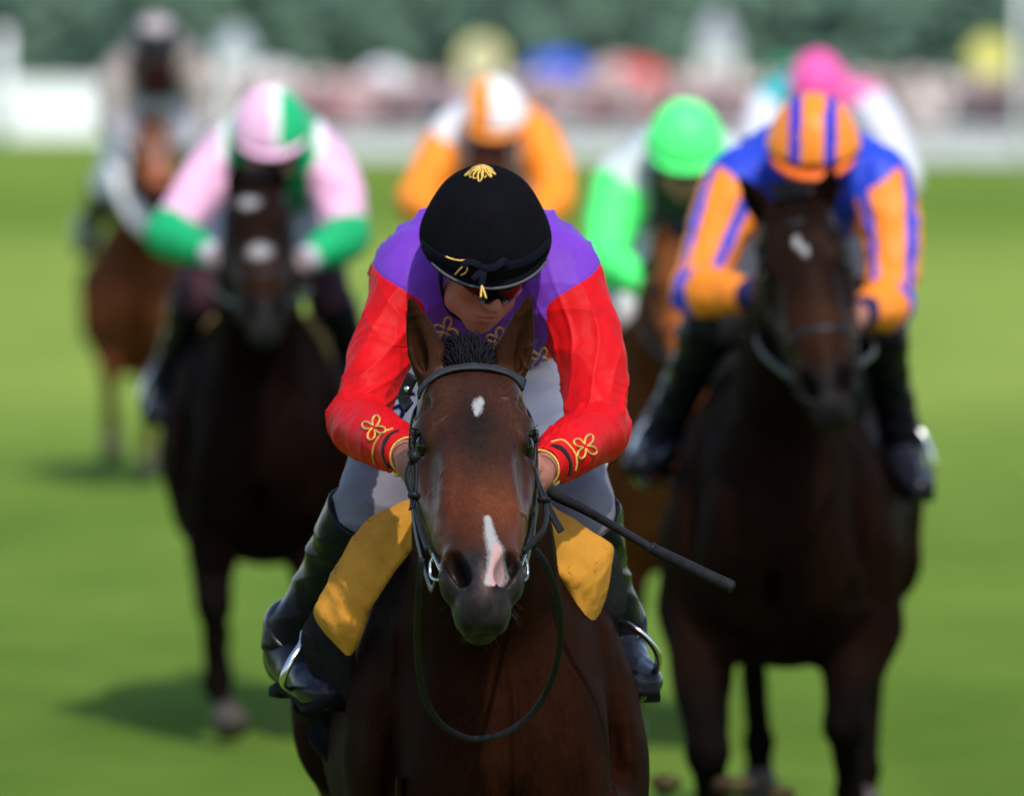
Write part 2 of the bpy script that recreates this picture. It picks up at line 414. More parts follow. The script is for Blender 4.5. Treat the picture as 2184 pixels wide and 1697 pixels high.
M_WHITE = mat("white paint", (.86, .87, .88), .5, var=.05, vscale=3)
M_PALE = mat("pale rail plastic", (.74, .73, .77), .5, var=.06, vscale=3)
M_GREY = mat("grey canvas", (.20, .22, .25), .7, var=.1, vscale=2)
def hoarding():
    root = None; A = W(-60, 303, 215); B = W(236, 303, 215); m = MB(); n = 8
    for i in range(n):
        x0 = A[0]+(B[0]-A[0])*i/n; x1 = A[0]+(B[0]-A[0])*(i+1)/n
        m.box((x0+.01, 215, .06), (x1-.01, 215.05, 1.62))
    o = m.build("white_hoarding", M_WHITE, base=V3((A[0]+B[0])/2, 215, 0), smooth=False)
    tag(o, "long white board fence at the left edge beyond the turf", "fence")
    for i in range(n+1): m = MB(); x0 = A[0]+(B[0]-A[0])*i/n; m.box((x0-.04, 215.055, 0), (x0+.04, 215.13, 1.6)); m.build("fence_post", M_GREY, o, smooth=False)
hoarding()
def picket():
    A = V3(*W(400, 0, 171)[:2], 0); B = V3(*W(2290, 0, 161)[:2], 0); m = MB(); L = np.linalg.norm(B-A); d = (B-A)/L; nn = V3(-d[1], d[0], 0)
    n = int(L/.105)
    for i in range(n):
        p = A+d*(i*.105); h = .60
        V = [p-d*.046, p+d*.046, p+d*.046+nn*.02, p-d*.046+nn*.02]
        m.add([(*v[:2], .06) for v in V]+[(*v[:2], h) for v in V], [(3, 2, 1, 0), (4, 5, 6, 7), (0, 1, 5, 4), (1, 2, 6, 5), (2, 3, 7, 6), (3, 0, 4, 7)])
    o = m.build("picket_fence", M_PALE, base=A, smooth=False)
    tag(o, "pale picket rail running in front of the crowd at the right", "fence")
    m = MB(); m.tube([A+V3(0, -.06, 0.66), (A+B)/2+V3(0, -.06, 0.66), B+V3(0, -.06, 0.66)], .05, 10); m.build("top_rail", M_PALE, o)
    for i in range(0, n, 20): m = MB(); p = A+d*(i*.105)+nn*.06; m.tube([p, p+V3(0, 0, .65)], .035, 8); m.build("support_post", M_WHITE, o)
    return A, B, d, nn
FA, FB, Fd, Fn = picket()

def crowd():
    V = []; F = []; C = []
    m = bpy.data.materials.new("crowd clothes"); m.use_nodes = True; nt = m.node_tree; p = nt.nodes["Principled BSDF"]
    nt.links.new(attr(nt, "col"), p.inputs["Base Color"]); p.inputs["Roughness"].default_value = .8
    cloth = [(.09, .035, .045), (.05, .02, .03), (.03, .03, .05), (.30, .18, .19), (.38, .33, .32), (.25, .10, .11), (.12, .09, .10), (.42, .28, .28), (.02, .02, .03), (.16, .05, .06), (.20, .17, .2), (.05, .05, .09)]
    hats = [(.45, .36, .30), (.5, .40, .38), (.10, .06, .05), (.42, .22, .26), (.05, .03, .02), (.5, .46, .42), (.28, .2, .14), (.45, .3, .32)]
    def lat(c, prof, col, seg=7, sx=1, sy=.65, rot=0):
        b = len(V); cr, sr = math.cos(rot), math.sin(rot)
        for r, z, cc in [(q[0], q[1], q[2] if len(q) > 2 else col) for q in prof]:
            for k in range(seg):
                x, y = r*sx*math.cos(2*math.pi*k/seg), r*sy*math.sin(2*math.pi*k/seg); V.append((c[0]+x*cr-y*sr, c[1]+x*sr+y*cr, c[2]+z)); C.append(cc)
        for i in range(len(prof)-1):
            for k in range(seg): F.append((b+i*seg+k, b+i*seg+(k+1) % seg, b+i*seg+seg+(k+1) % seg, b+i*seg+seg+k))
    L = np.linalg.norm(FB-FA)
    for row in range(9):
        for i in range(int(L/.52)):
            if rng.uniform() < .12: continue
            p = FA+Fd*(i*.52+rng.uniform(-.2, .2)+.25*(row % 2))+Fn*(.55+row*.75+rng.uniform(-.2, .2)); h = rng.uniform(.88, 1.04)
            col = (np.array(cloth[rng.integers(len(cloth))])*1.5+.05)*rng.uniform(.8, 1.25); low = np.array(cloth[rng.integers(len(cloth))])*.7; skin = np.array((.46, .27, .21))*rng.uniform(.6, 1.1); hat = np.array(hats[rng.integers(len(hats))])*1.25+.05; rot = rng.uniform(-.6, .6)
            lat(p, [(.10, 0, low), (.13, .45*h, low), (.18, .88*h, low), (.17, .92*h, col), (.19, 1.15*h, col), (.23, 1.38*h, col), (.20, 1.44*h, col), (.07, 1.48*h, skin), (.075, 1.53*h, skin), (.10, 1.60*h, skin), (.15, 1.67*h, hat), (.11, 1.70*h, hat), (.10, 1.78*h, hat), (.01, 1.81*h, hat)], col, rot=rot)
            for q in (-1, 1):
                e = p+V3(q*.24*math.cos(rot), q*.24*math.sin(rot)-.03, 0)
                lat(e, [(.045, .72*h, skin), (.05, .85*h, col), (.065, 1.1*h, col), (.07, 1.36*h, col), (.02, 1.42*h, col)], col, 5, 1, 1)
    tag(link("crowd", V, np.array(F), m, attrs=dict(col=np.array(C)), base=(FA+FB)/2), "dense crowd of standing racegoers behind the far rail", "crowd", kind="stuff")
crowd()

def umbrella(u, v, Y, r, cols, label, tilt=(0, 0), cat="umbrella", n=8, panel=None):
    c = W(u, v, Y); m = MB(); a, b = tilt; up = unit(V3(a, b, 1)); ux = unit(np.cross(V3(0, 1, .01), up)); uy = np.cross(up, ux)
    P = lambda th, k: c+(ux*math.cos(th)+uy*math.sin(th))*r*math.sin(k)+up*r*.62*(math.cos(k)-.75)
    V = []; F = []; S = n*3; ks = [0.02, .4, .75, 1.05, 1.32]
    for k in ks:
        for i in range(S):
            th = 2*math.pi*i/S; sc = 1-.06*abs(math.sin(th*n/2))**.5*(k/1.3)**2; p = P(th, k*sc); V.append(p)
    V += [v_-up*.012 for v_ in V]; h = len(ks)*S; mi = []
    for j in range(len(ks)-1):
        for i in range(S):
            a0, a1 = j*S+i, j*S+(i+1) % S; F.append((a0, a1, a1+S, a0+S)); mi.append((i//3) % len(cols))
            F.append((h+a0+S, h+a1+S, h+a1, h+a0)); mi.append((i//3) % len(cols))
    for i in range(S): e = (len(ks)-1)*S; F.append((e+i, e+(i+1) % S, h+e+(i+1) % S, h+e+i)); mi.append(0)
    ms = [mat("umbrella cloth %.2f %.2f %.2f" % q, q, .55, var=.08, vscale=2) for q in cols]
    base = V3(c[0], c[1], 0)
    root = bpy.data.objects.new("umbrella", None); COL.objects.link(root); root.location = base; root["_b"] = [float(x) for x in base]; tag(root, label, cat)
    o = link("canopy", V, F, ms, root, base, smooth=True); o.data.polygons.foreach_set("material_index", mi)
    m = MB(); q = c+up*r*.22; m.tube([q, c-up*.3, V3(c[0], c[1], .9)-V3(0, 0, 0)], .018, 8); m.build("pole", M_GREY, root, base)
    m = MB()
    for i in range(n): th = 2*math.pi*i/n; m.tube([P(th, .05)-up*.02, P(th, .7)-up*.02, P(th, 1.3)-up*.02], .008, 4)
    m.build("rib", M_GREY, root, base)
umbrella(1190, 132, 196, .86, [(.05, .11, .58), (.06, .13, .66)], "round royal blue umbrella above the crowd", (0, -.35))
umbrella(1372, 158, 172, .60, [(.72, .03, .05), (.6, .03, .04)], "red umbrella tilted forward in the crowd", (.2, -.8))
umbrella(1308, 148, 190, .66, [(.62, .45, .42), (.5, .26, .26)], "pale pink umbrella beside the red umbrella", (-.2, -.7))
umbrella(818, 160, 186, .56, [(.75, .77, .80)], "white umbrella above the crowd on the left half of the rail", (0, -.9))
umbrella(1672, 138, 200, .42, [(.03, .30, .14)], "small green umbrella behind the pink jockey cap", (0, -.3))
umbrella(590, 150, 205, .70, [(.60, .57, .55)], "cream umbrella beside the grey-roofed white tower", (.1, -.3))
umbrella(1960, 168, 190, .50, [(.50, .33, .33)], "faded pink umbrella near the right end of the crowd", (0, -.6))

def disc_sign(u, v, Y, r, rim, face, label):
    c = W(u, v, Y); base = V3(c[0], Y, 0); root = bpy.data.objects.new("marker_disc", None); COL.objects.link(root); root.location = base; root["_b"] = [float(x) for x in base]
    tag(root, label, "course marker", "round marker discs")
    def disc(ra, rb, y0, y1, name, m):
        V = []; F = []; n = 40
        for y in (y0, y1):
            for rr in (ra, rb):
                for i in range(n): t = 2*math.pi*i/n; V.append((c[0]+rr*math.cos(t), y, c[2]+rr*math.sin(t)))
        for i in range(n):
            j = (i+1) % n
            F += [(i, j, n+j, n+i), (2*n+j, 2*n+i, 3*n+i, 3*n+j), (n+i, n+j, 3*n+j, 3*n+i)]
            if ra > .01: F.append((j, i, 2*n+i, 2*n+j))
        link(name, V, F, m, root, base, smooth=False)
    disc(r*.72, r, Y-.03, Y+.03, "rim", rim); disc(.001, r*.72, Y-.022, Y+.022, "face", face)
    m = MB(); m.tube([V3(c[0], Y+.07, 0), V3(c[0], Y+.07, c[2])], .035, 10); m.build("pole", M_WHITE, root, base)
disc_sign(1027, 128, 185, .52, mat("yellow rim", (.80, .72, .28), .5, var=.05), mat("tan disc", (.52, .47, .36), .5, var=.06), "yellow rimmed round marker with tan centre above the orange and white cap")
disc_sign(2112, 122, 190, .52, mat("olive rim", (.55, .50, .10), .5, var=.05), mat("yellow disc", (.72, .66, .22), .5, var=.06), "plain yellow round marker near the right edge of the picture")

def tower(u, Y, wpx, top, shoulder, label, roofm):
    d = Y-CY; w = wpx*K*d/2; x = W(u, 0, Y)[0]; zt = W(0, top, Y)[2]; zs = W(0, shoulder, Y)[2]; base = V3(x, Y, 0)
    m = MB(); m.box((x-w, Y, 0), (x+w, Y+2*w, zs)); o = m.build("white_tower", M_WHITE2, base=base, smooth=False); tag(o, label, "tower")
    m = MB(); e = w*1.1; V = [(x-e, Y-.1, zs+.01), (x+e, Y-.1, zs+.01), (x+e, Y+2*w+.1, zs+.01), (x-e, Y+2*w+.1, zs+.01)]
    k = .55; zm = zs+(zt-zs)*.75
    V += [(x-w*k, Y+w-w*k, zm), (x+w*k, Y+w-w*k, zm), (x+w*k, Y+w+w*k, zm), (x-w*k, Y+w+w*k, zm), (x, Y+w, zt)]
    m.add(V, [(3, 2, 1, 0), (0, 1, 5, 4), (1, 2, 6, 5), (2, 3, 7, 6), (3, 0, 4, 7), (4, 5, 8), (5, 6, 8), (6, 7, 8), (7, 4, 8)]); m.build("roof", roofm, o, smooth=False)
    m = MB(); m.box((x-w*.5, Y-.02, zs*.55), (x+w*.5, Y-.005, zs*.85)); m.build("window", mat("tower window", (.30, .31, .33), .2), o, smooth=False)
M_WHITE2 = mat("off white cladding", (.80, .77, .76), .6, var=.06, vscale=2)
tower(500, 245, 84, 52, 125, "white tower with a pale grey pointed roof, left of the crowd", mat("pale grey roof", (.36, .40, .43), .6, var=.05))
tower(1531, 240, 82, 22, 112, "white tower with a tall grey roof above the green cap", mat("mid grey roof", (.34, .36, .40), .6, var=.05))
def post(u, top, bot, Y, wpx, label):
    d = Y-CY; w = wpx*K*d/2; x = W(u, 0, Y)[0]; z = W(0, top, Y)[2]; m = MB()
    m.tube([V3(x, Y, 0), V3(x, Y, z*.5), V3(x, Y, z)], w, 14); m.ball((x, Y, z), (w, w, w*.6), 14, 8)
    tag(m.build("white_post", M_WHITE, base=V3(x, Y, 0)), label, "post")
post(4, 72, 190, 214, 26, "thick white post at the left edge by the white boards")
post(2182, -160, 215, 148, 20, "tall white post at the right edge of the picture")
# ------------------------------------------------------------------ horses
M_TACK = mat("black leather", (.010, .010, .011), .42, spec=.22, var=.25, vscale=60, bumpS=.08, bscale=500)
M_STEEL = mat("bit steel", (.62, .62, .62), .22, metal=1, var=.05)
M_EYE = mat("wet eye", (.004, .003, .003), .12, spec=.35, var=0)
M_HAIR = mat("black horsehair", (.007, .0065, .009), .75, spec=.12, var=.3, vscale=80)
M_HOOF = mat("hoof", (.06, .05, .045), .5, var=.3)
M_WHISK = mat("whisker", (.035, .03, .03), .5, var=0)

class Horse: pass
def horse(label, loc, yaw, poll, nose, coat, ears, legs=None, vox=.012, fine=False, gallop=0, name="race_horse", roll=0., marks=None, gloss=.44, bodyw=1., wither=1.28):
    """poll, nose, ears and leg joints are world points; the trunk is laid out in the horse's own frame (facing -y, withers above loc)"""
    H = Horse(); base = V3(loc[0], loc[1], 0); c, s_ = math.cos(yaw), math.sin(yaw)
    Rz = np.array([[c, -s_, 0], [s_, c, 0], [0, 0, 1]])
    toL = lambda p: (np.asarray(p, float)-base)@Rz; toW = lambda p: np.asarray(p, float)@Rz.T+base
    H.toW, H.toL, H.base = toW, toL, base
    P0, P1 = toL(poll), toL(nose); a = unit(P1-P0); hs = np.linalg.norm(P1-P0)/.62
    S = V3(math.cos(roll), math.sin(roll), 0); S = unit(S-a*(a@S)); N = np.cross(a, S)
    Hd = lambda t, s, n: P0+(a*t+S*s+N*n)*hs
    H.Hd = lambda t, s, n: toW(Hd(t, s, n)); H.hs = hs; Rh = np.array([a, S, N]); H.RhW = np.array([Rz@a, Rz@S, Rz@N])
    x0, x1 = -.44, .44; ymin = min(P1[1], P0[1])-.16; xs = sorted([P0[0], P1[0]])
    lj = legs or {}
    L = {}
    dl = dict(FL=[(-.15, -.08, .70), (-.15, -.28, .44), (-.15, -.27, .17), (-.15, -.33, .05)], FR=[(.15, -.08, .70), (.16, -.42, .66), (.15, -.16, .45), (.15, -.06, .40)],
              HL=[(-.18, 1.12, .74), (-.17, 1.5, .55), (-.16, 1.72, .2), (-.16, 1.74, .06)], HR=[(.18, 1.02, .74), (.17, 1.38, .5), (.16, 1.1, .17), (.16, 1.02, .06)])
    for k in dl: L[k] = [toL(p) for p in lj[k]] if k in lj else [V3(*p) for p in dl[k]]
    for k in L:
        for p in L[k]: x0 = min(x0, p[0]-.15); x1 = max(x1, p[0]+.15); ymin = min(ymin, p[1]-.2)
    zt = max(P0[2]+.25, 1.62)
    if fine:
        hx0, hx1 = xs[0]-.16, xs[1]+.16; hy0, hy1 = P1[1]-.12, P0[1]+.12; hz0, hz1 = P1[2]-.1, P0[2]+.2
        A = [ax([(x0, .009), (hx0, .0033), (hx1, .009), x1]), ax([(ymin-.03, .009), (hy0, .0036), (hy1, .010), (1.0, .014), 2.1]), ax([(-.05, .016), (.5, .009), (hz0, .0034), (hz1, .01), zt])]
    else: A = [np.arange(x0, x1, vox), np.arange(ymin, 2.1, vox), np.arange(-.06, zt, vox)]
    f = Field(A); wz = wither-1.28; bw = bodyw
    # trunk
    f.tube([((0, -.40, .90+wz), .14*bw, .16), ((0, -.24, .885+wz), .21*bw, .26), ((0, 0, .87+wz), .25*bw, .30), ((0, .35, .865+wz), .275*bw, .29),
            ((0, .75, .925+wz), .27*bw, .255), ((0, 1.05, .95+wz), .26*bw, .27), ((0, 1.32, .99+wz), .225*bw, .24), ((0, 1.5, .98+wz), .15*bw, .18)], k=.04)
    f.tube([((0, -.12, 1.12+wz), .08, .10), ((0, .08, 1.16+wz), .065, .11), ((0, .4, 1.08+wz), .09, .11), ((0, .9, 1.08+wz), .11, .11)], k=.05)
    f.ell((-.012, -.03, .97+wz), (.262*bw, .27, .355), k=.05)
    for q in (-1, 1):
        rot = np.array([[1, 0, 0], [0, .89, .45], [0, -.45, .89]])
        f.ell((q*.165*bw, -.10, .86+wz), (.085*bw, .14, .24), rot, k=.07)
        f.ell((q*.095*bw, -.34, .80+wz), (.10*bw, .10, .15), k=.06)
        f.ell((q*.165*bw, 1.20, .92+wz), (.125, .26, .27), k=.06)
        f.ell((q*.175*bw, -.05, .72+wz), (.080, .12, .15), k=.05)
        f.ell((q*.115*bw, -.20, .70+wz), (.10, .13, .15), None, .07)
        f.ell((q*.215*bw, -.30, .95+wz), (.008, .06, .16), np.array([[1, 0, 0], [0, .8, .6], [0, -.6, .8]]), .08, 'd')
    f.ell((0, -.445, .80+wz), (.010, .05, .15), None, .06, 'd')
    for q in (-1, 1):
        f.ell((q*.155, .93, 1.0+wz), (.03, .05, .16), None, .08, 'd')
    # neck
    hb = Hd(.05, 0, -.13); nb = V3(0, -.06, 1.0+wz); mid = (hb+nb)/2+V3(0, 0, .03)
    f.tube([(nb, .165, .26), ((nb*.62+mid*.38*1.0), .125, .235), (mid*.55+hb*.45, .098, .165), (hb, .078, .115)], k=.07, n=6)
    # legs
    for k, J in L.items():
        e, kn, ft, hf = J; fore = k[0] == 'F'; d = unit(kn-e)
        if fore:
            top = V3(e[0]*.9, e[1]*.5-.04, .84+wz)
            f.cone(top, e, .12, .098, k=.06); f.cone(e, kn, .096, .052, k=.04); f.cone(e+d*.05+V3(0, -.03, 0), e+(kn-e)*.55, .078, .052, k=.04); f.cone(e+V3(e[0]*.18, 0, 0), e+(kn-e)*.6, .06, .045, k=.03)
            f.ell(kn, (.052, .05, .062), k=.025)
            f.cone(kn, ft, .042, .032, k=.02)
        else:
            top = V3(e[0]*.9, e[1]+.08, .93+wz)
            f.cone(top, e, .155, .12, k=.07); f.cone(e, kn, .12, .05, k=.05)
            f.ell(kn, (.045, .06, .065), k=.03); f.cone(kn, ft, .042, .033, k=.02)
        f.ell(ft, (.042, .046, .046), k=.02); f.cone(ft, ft+(hf-ft)*.55, .034, .036, k=.015)
    # tail root
    f.cone((0, 1.58, 1.06+wz), (0, 1.68, 1.0+wz), .05, .035, k=.04)
    # head
    T = lambda t, cn, rs, rn: (Hd(t, 0, cn), rs*hs, rn*hs)
    sw = dict(side=S)
    f.tube([T(-.02, -.10, .072, .068), T(.05, -.095, .090, .085), T(.12, -.095, .099, .093), T(.19, -.095, .100, .096), T(.25, -.093, .094, .094), T(.32, -.088, .085, .088),
            T(.40, -.078, .072, .079), T(.47, -.070, .059, .069), T(.53, -.066, .052, .060), T(.575, -.070, .045, .050)], k=.03, n=4, **sw)
    f.tube([T(.10, -.20, .050, .07), T(.20, -.20, .064, .085), T(.30, -.172, .055, .075), T(.40, -.142, .043, .055), T(.50, -.128, .037, .036), T(.56, -.128, .036, .03)], k=.04, n=4, **sw)
    def E(t, s, n, rt, rs, rn, k=.015, op='u', rotd=0., side=1):
        cc, ss = math.cos(rotd), math.sin(rotd)*side
        f.ell(Hd(t, s, n), (rt*hs, rs*hs, rn*hs), np.array([a*cc+S*ss, S*cc-a*ss, N]), k*hs, op)
    for q in (-1, 1):
        E(.20, q*.062, -.185, .125, .035, .085, .03)                        # cheek
        E(.155, q*.083, -.050, .06, .027, .042, .03)                      # orbit
        E(.132, q*.092, -.034, .042, .014, .022, .022, rotd=.2, side=-q)   # brow ridge
        E(.075, q*.062, -.030, .06, .028, .035, .03)                        # temple muscle
        E(.098, q*.096, -.026, .020, .012, .016, .025, 'd')                  # hollow above the eye
        f.tube([T_[0:3] for T_ in [(Hd(.22, q*.086, -.105), .013*hs, .013*hs), (Hd(.29, q*.075, -.098), .012*hs, .012*hs), (Hd(.36, q*.060, -.088), .009*hs, .009*hs)]], k=.022, **sw)
        E(.176, q*.113, -.045, .027, .018, .022, .006, 'd')                 # eye socket
        E(.31, q*.052, -.026, .08, .020, .018, .03)                         # nasal edge
        E(.262, q*.096, -.030, .05, .012, .03, .04, 'd')                    # hollow below the eye
        E(.505, q*.049, -.050, .044, .028, .038, .02)                       # nostril wing
        E(.535, q*.053, -.056, .036, .025, .036, .015)
        E(.528, q*.046, -.018, .047, .019, .046, .008, 'd', rotd=-.42, side=q)
        E(.512, q*.053, -.016, .022, .016, .036, .008, 'd')
        E(.60, q*.026, -.085, .030, .020, .030, .02)                        # upper lip
        E(.565, q*.038, -.098, .040, .012, .022, .014)                      # mouth corner
    E(.585, 0, -.066, .035, .038, .040, .02); E(.562, 0, -.132, .034, .032, .030, .016); E(.560, 0, -.155, .028, .028, .022, .02)
    E(.600, 0, -.116, .016, .05, .004, .008, 'd')                           # mouth line
    # ears
    H.ear = []
    for q, tip in zip((-1, 1), ears):
        tp = toL(tip); b0 = Hd(-.005, q*.062, -.075); dv = tp-b0; Le = np.linalg.norm(dv); sd_ = unit(S-unit(dv)*(S@unit(dv)))
        f.tube([(b0-dv*.12, .026, .03), (b0+dv*.12, .028, .028), (b0+dv*.42, .0305, .022), (b0+dv*.72, .021, .014), (b0+dv*.92, .009, .008), (tp, .004, .004)], k=.02, side=sd_, n=4)
        nv = np.cross(unit(dv), sd_); nv = nv if nv[1] < 0 else -nv
        out = unit(nv*.8+sd_*q*.62)
        f.ell(b0+dv*.55+out*.017, (Le*.36, .012, .010), np.array([unit(dv), np.cross(unit(dv), out), out]), .012, 'd')
    V, F = f.mesh(2 if fine else 1); Nv = vnormals(V, F); tr = sstep(.10, .25, np.linalg.norm(V-(P0+P1)/2, axis=1)-.25*hs); V = V+Nv*((1-tr)*(.0011*vnoise(V, 34, 12)+.0022*np.maximum(1-np.abs(vnoise(V, 21, 15))*7, 0)*(1-sstep(.0, .10, np.abs((V-P0)@S)-.10*hs))*sstep(.035, .06, np.abs((V-P0)@S)))*(1. if fine else 0.)+tr*(.006*vnoise(V, 6.5, 2)+.0045*vnoise(V, 12, 4)))[:, None]
    q = (V-P0)@Rh.T/hs; t, s, n = q.T
    Cc, wm, pk = coat(V, t, s, n, P0, L)
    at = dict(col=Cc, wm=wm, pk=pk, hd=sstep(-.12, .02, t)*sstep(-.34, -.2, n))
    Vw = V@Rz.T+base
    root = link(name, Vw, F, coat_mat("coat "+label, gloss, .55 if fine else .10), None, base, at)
    tag(root, label, "horse"); H.root = root; H.V, H.F = Vw, F
    if fine: H.bvh = bvh_of(Vw, F)
    # eyes
    for q_ in (-1, 1):
        m = MB(); m.ball(H.Hd(.175, q_*.0935, -.047), np.array([.0245, .0195, .022])*hs, 20, 14, H.RhW); m.build("eye", M_EYE, root)
        if fine:
            m = MB()
            for dt, dn in ((-.022, .0),):
                arc = [H.Hd(.175+.0265*math.cos(x), q_*(.0935+.0125), -.047+.0235*math.sin(x)) for x in np.linspace(1.9, 4.6, 12)]
            m.tube(arc, .0042, 8); m.build("eyelid", mat("eyelid", (.012, .008, .007), .35), root)
    # hooves
    for k, J in L.items():
        ft, hf = J[2], J[3]; d = unit(hf-ft); b = ft+(hf-ft)*.5; m = MB()
        P = [toW(b), toW(b+d*.03), toW(b+d*.085)]
        m.tube(P, np.array([.040, .046, .056]), 14); m.build("hoof", M_HOOF, root)
    # tail and mane
    m = MB()
    for i in range(90):
        p0 = V3(rng.normal(0, .02), 1.64, 1.04+wz+rng.normal(0, .02)); sp = rng.normal(0, .035, 3)
        P = [p0, p0+V3(0, .15, .02)+sp*.3, p0+V3(rng.normal(0, .03), .38, -.10)+sp, p0+V3(rng.normal(0, .07), .6, -.33)+sp*1.6]
        m.tube(spline([toW(p) for p in P], 4), np.linspace(.007, .002, 13), 4)
    m.build("tail", M_HAIR, root)
    m = MB(); side = 1 if gallop % 2 else -1
    for i in range(260):
        u_ = rng.uniform(.02, .55 if fine else .95); crest = (nb+V3(0, .02, .24))*(1-u_)+(hb+V3(0, .03, .09))*u_+V3(0, 0, .035*math.sin(u_*3.1))
        l_ = rng.uniform(.10, .2); ph = rng.normal(0, .03)
        P = [crest-V3(0, 0, .03), crest+V3(side*.03, .05, .02+ph), crest+V3(side*.08, .10+ph, -.02), crest+V3(side*.11, .13+l_*.4, -l_*.6)]
        m.tube(spline([toW(p) for p in P], 3), np.linspace(.0042, .001, 10), 3)
    m.build("mane", M_HAIR, root)
    return H

def bay(face, body, muzzle=(.0135, .012, .0135), points=(.012, .008, .007), center=None, star=None, snip=None, pinkp=None, sock=None):
    def fn(V, t, s, n, P0, L):
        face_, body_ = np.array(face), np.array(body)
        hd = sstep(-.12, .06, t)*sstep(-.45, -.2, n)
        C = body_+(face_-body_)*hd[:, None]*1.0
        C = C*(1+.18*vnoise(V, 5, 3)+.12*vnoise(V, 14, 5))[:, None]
        infield = sstep(-.10, .0, t)
        if center is not None:
            k = np.exp(-(s/.036)**2-((t-.19)/.11)**2)*infield*sstep(-.16, -.03, n); C += (np.array(center)-C)*np.clip(k*1.1, 0, 1)[:, None]
        red = np.exp(-((t-.39)/.085)**2)*sstep(-.10, .0, t)*sstep(-.14, -.05, n); C = C*(1+red[:, None]*np.array((1.5, .95, .5)))
        low = sstep(.478, .535, t+.25*np.abs(s)-.02*vnoise(V, 30, 2))*infield*(t < .9)*(np.abs(s) < .2)*sstep(-.32, -.26, n)
        C += (np.array(muzzle)-C)*low[:, None]
        for q in (-1, 1):                                   # dark skin round the eyes
            k = np.exp(-((t-.176)/.036)**2-((s-q*.105)/.020)**2-((n+.047)/.034)**2); C += (np.array((.008, .006, .006))-C)*np.clip(1.3*k, 0, 1)[:, None]
        lower = sstep(.62, .42, V[:, 2])*(n < -.4)
        C += (np.array(points)-C)*lower[:, None]
        for q in (-1, 1):
            k = np.exp(-((t-.525)/.040)**2-((s-q*.047)/.020)**2)*sstep(-.022, -.034, n)*sstep(-.12, -.10, n); C += (np.array((.004, .0035, .0035))-C)*np.clip(1.5*k, 0, 1)[:, None]
        C = C*(1+low*(.5*vnoise(V, 40, 7)+.4*vnoise(V, 90, 8)))[:, None]
        wm = np.zeros(len(V)); pk = np.zeros(len(V))
        front = sstep(-.09, -.05, n)
        for (tt, ss, rt, rs) in (star or []): wm = np.maximum(wm, front*np.clip(1.25-.75*np.sqrt(((t-tt)/rt)**2+((s-ss)/rs)**2), 0, 1))
        if snip:
            for (t0, s0, r0), (t1, s1, r1) in zip(snip[:-1], snip[1:]):
                h = np.clip(((t-t0)*(t1-t0)+(s-s0)*(s1-s0))/((t1-t0)**2+(s1-s0)**2), 0, 1); r = r0+(r1-r0)*h
                wm = np.maximum(wm, front*np.clip(1.2-.7*np.hypot(t-t0-(t1-t0)*h, s-s0-(s1-s0)*h)/r, 0, 1))
        if pinkp:
            for (t0, s0, r0), (t1, s1, r1) in zip(pinkp[:-1], pinkp[1:]):
                h = np.clip(((t-t0)*(t1-t0)+(s-s0)*(s1-s0))/((t1-t0)**2+(s1-s0)**2), 0, 1); r = r0+(r1-r0)*h
                pk = np.maximum(pk, front*np.clip(1.0-.5*np.hypot(t-t0-(t1-t0)*h, s-s0-(s1-s0)*h)/r, 0, 1))
        if sock:
            for k, z in sock: d, _ = segdist(V, L[k][2], L[k][3]); wm = np.maximum(wm, np.clip(1.3-d/.12, 0, 1))
        return np.clip(C, .002, 1), wm, pk
    return fn

# the leader
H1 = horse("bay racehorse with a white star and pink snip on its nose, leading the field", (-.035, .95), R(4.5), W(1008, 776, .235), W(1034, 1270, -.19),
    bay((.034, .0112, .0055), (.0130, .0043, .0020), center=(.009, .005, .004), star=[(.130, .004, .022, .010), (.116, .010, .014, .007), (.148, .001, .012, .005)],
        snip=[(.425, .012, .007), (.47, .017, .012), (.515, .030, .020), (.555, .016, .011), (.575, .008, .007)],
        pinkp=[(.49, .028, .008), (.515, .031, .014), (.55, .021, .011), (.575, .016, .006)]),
    ears=(W(876, 640, .24), W(1129, 636, .24)), fine=True, wither=1.20, bodyw=.93)
# ------------------------------------------------------------------ riders
M_SKIN = mat("skin", (.40, .20, .15), .5, var=.10, vscale=40, bumpS=.05, bscale=300)
M_BOOT = mat("polished black boot", (.010, .011, .018),  .27, spec=.24, coat=.08, var=.2, vscale=30, bumpS=.05, bscale=60)
M_GAITER = mat("black leather gaiter", (.005, .005, .008), .27, spec=.16, var=.25, vscale=30, bumpS=.12, bscale=50)
M_LENS = mat("dark lens", (.003, .003, .004), .08, spec=.4, var=0)
M_REDFR = mat("red frame", (.35, .01, .02), .25, var=0)
M_GOLD = mat("gold braid", (.80, .50, .12), .32, metal=.55, var=.15, vscale=400, bumpS=.4, bscale=700)
M_BLACKCLOTH = mat("black cloth", (.007, .007, .010), .8, spec=.08, var=.2)
def silk_mat(name, rough=.42):
    m = bpy.data.materials.new(name); m.use_nodes = True; nt = m.node_tree; p = nt.nodes["Principled BSDF"]
    base = attr(nt, "col"); n = noise(nt, 14, 4)
    base = mixc(nt, 1.0, base, ramp(nt, n, [(.3, (.88,)*3), (.7, (1.1,)*3)]), 'MULTIPLY')
    nt.links.new(base, p.inputs["Base Color"]); p.inputs["Roughness"].default_value = rough; p.inputs["Specular IOR Level"].default_value = .16
    p.inputs["Sheen Weight"].default_value = .0
    h = mth(nt, 'ADD', noise(nt, 22, 4, dist=.8, stretch=(1, 1, .6)), mth(nt, 'MULTIPLY', noise(nt, 420, 2), .03))
    nt.links.new(bump(nt, h, .22, .014), p.inputs["Normal"]); return m
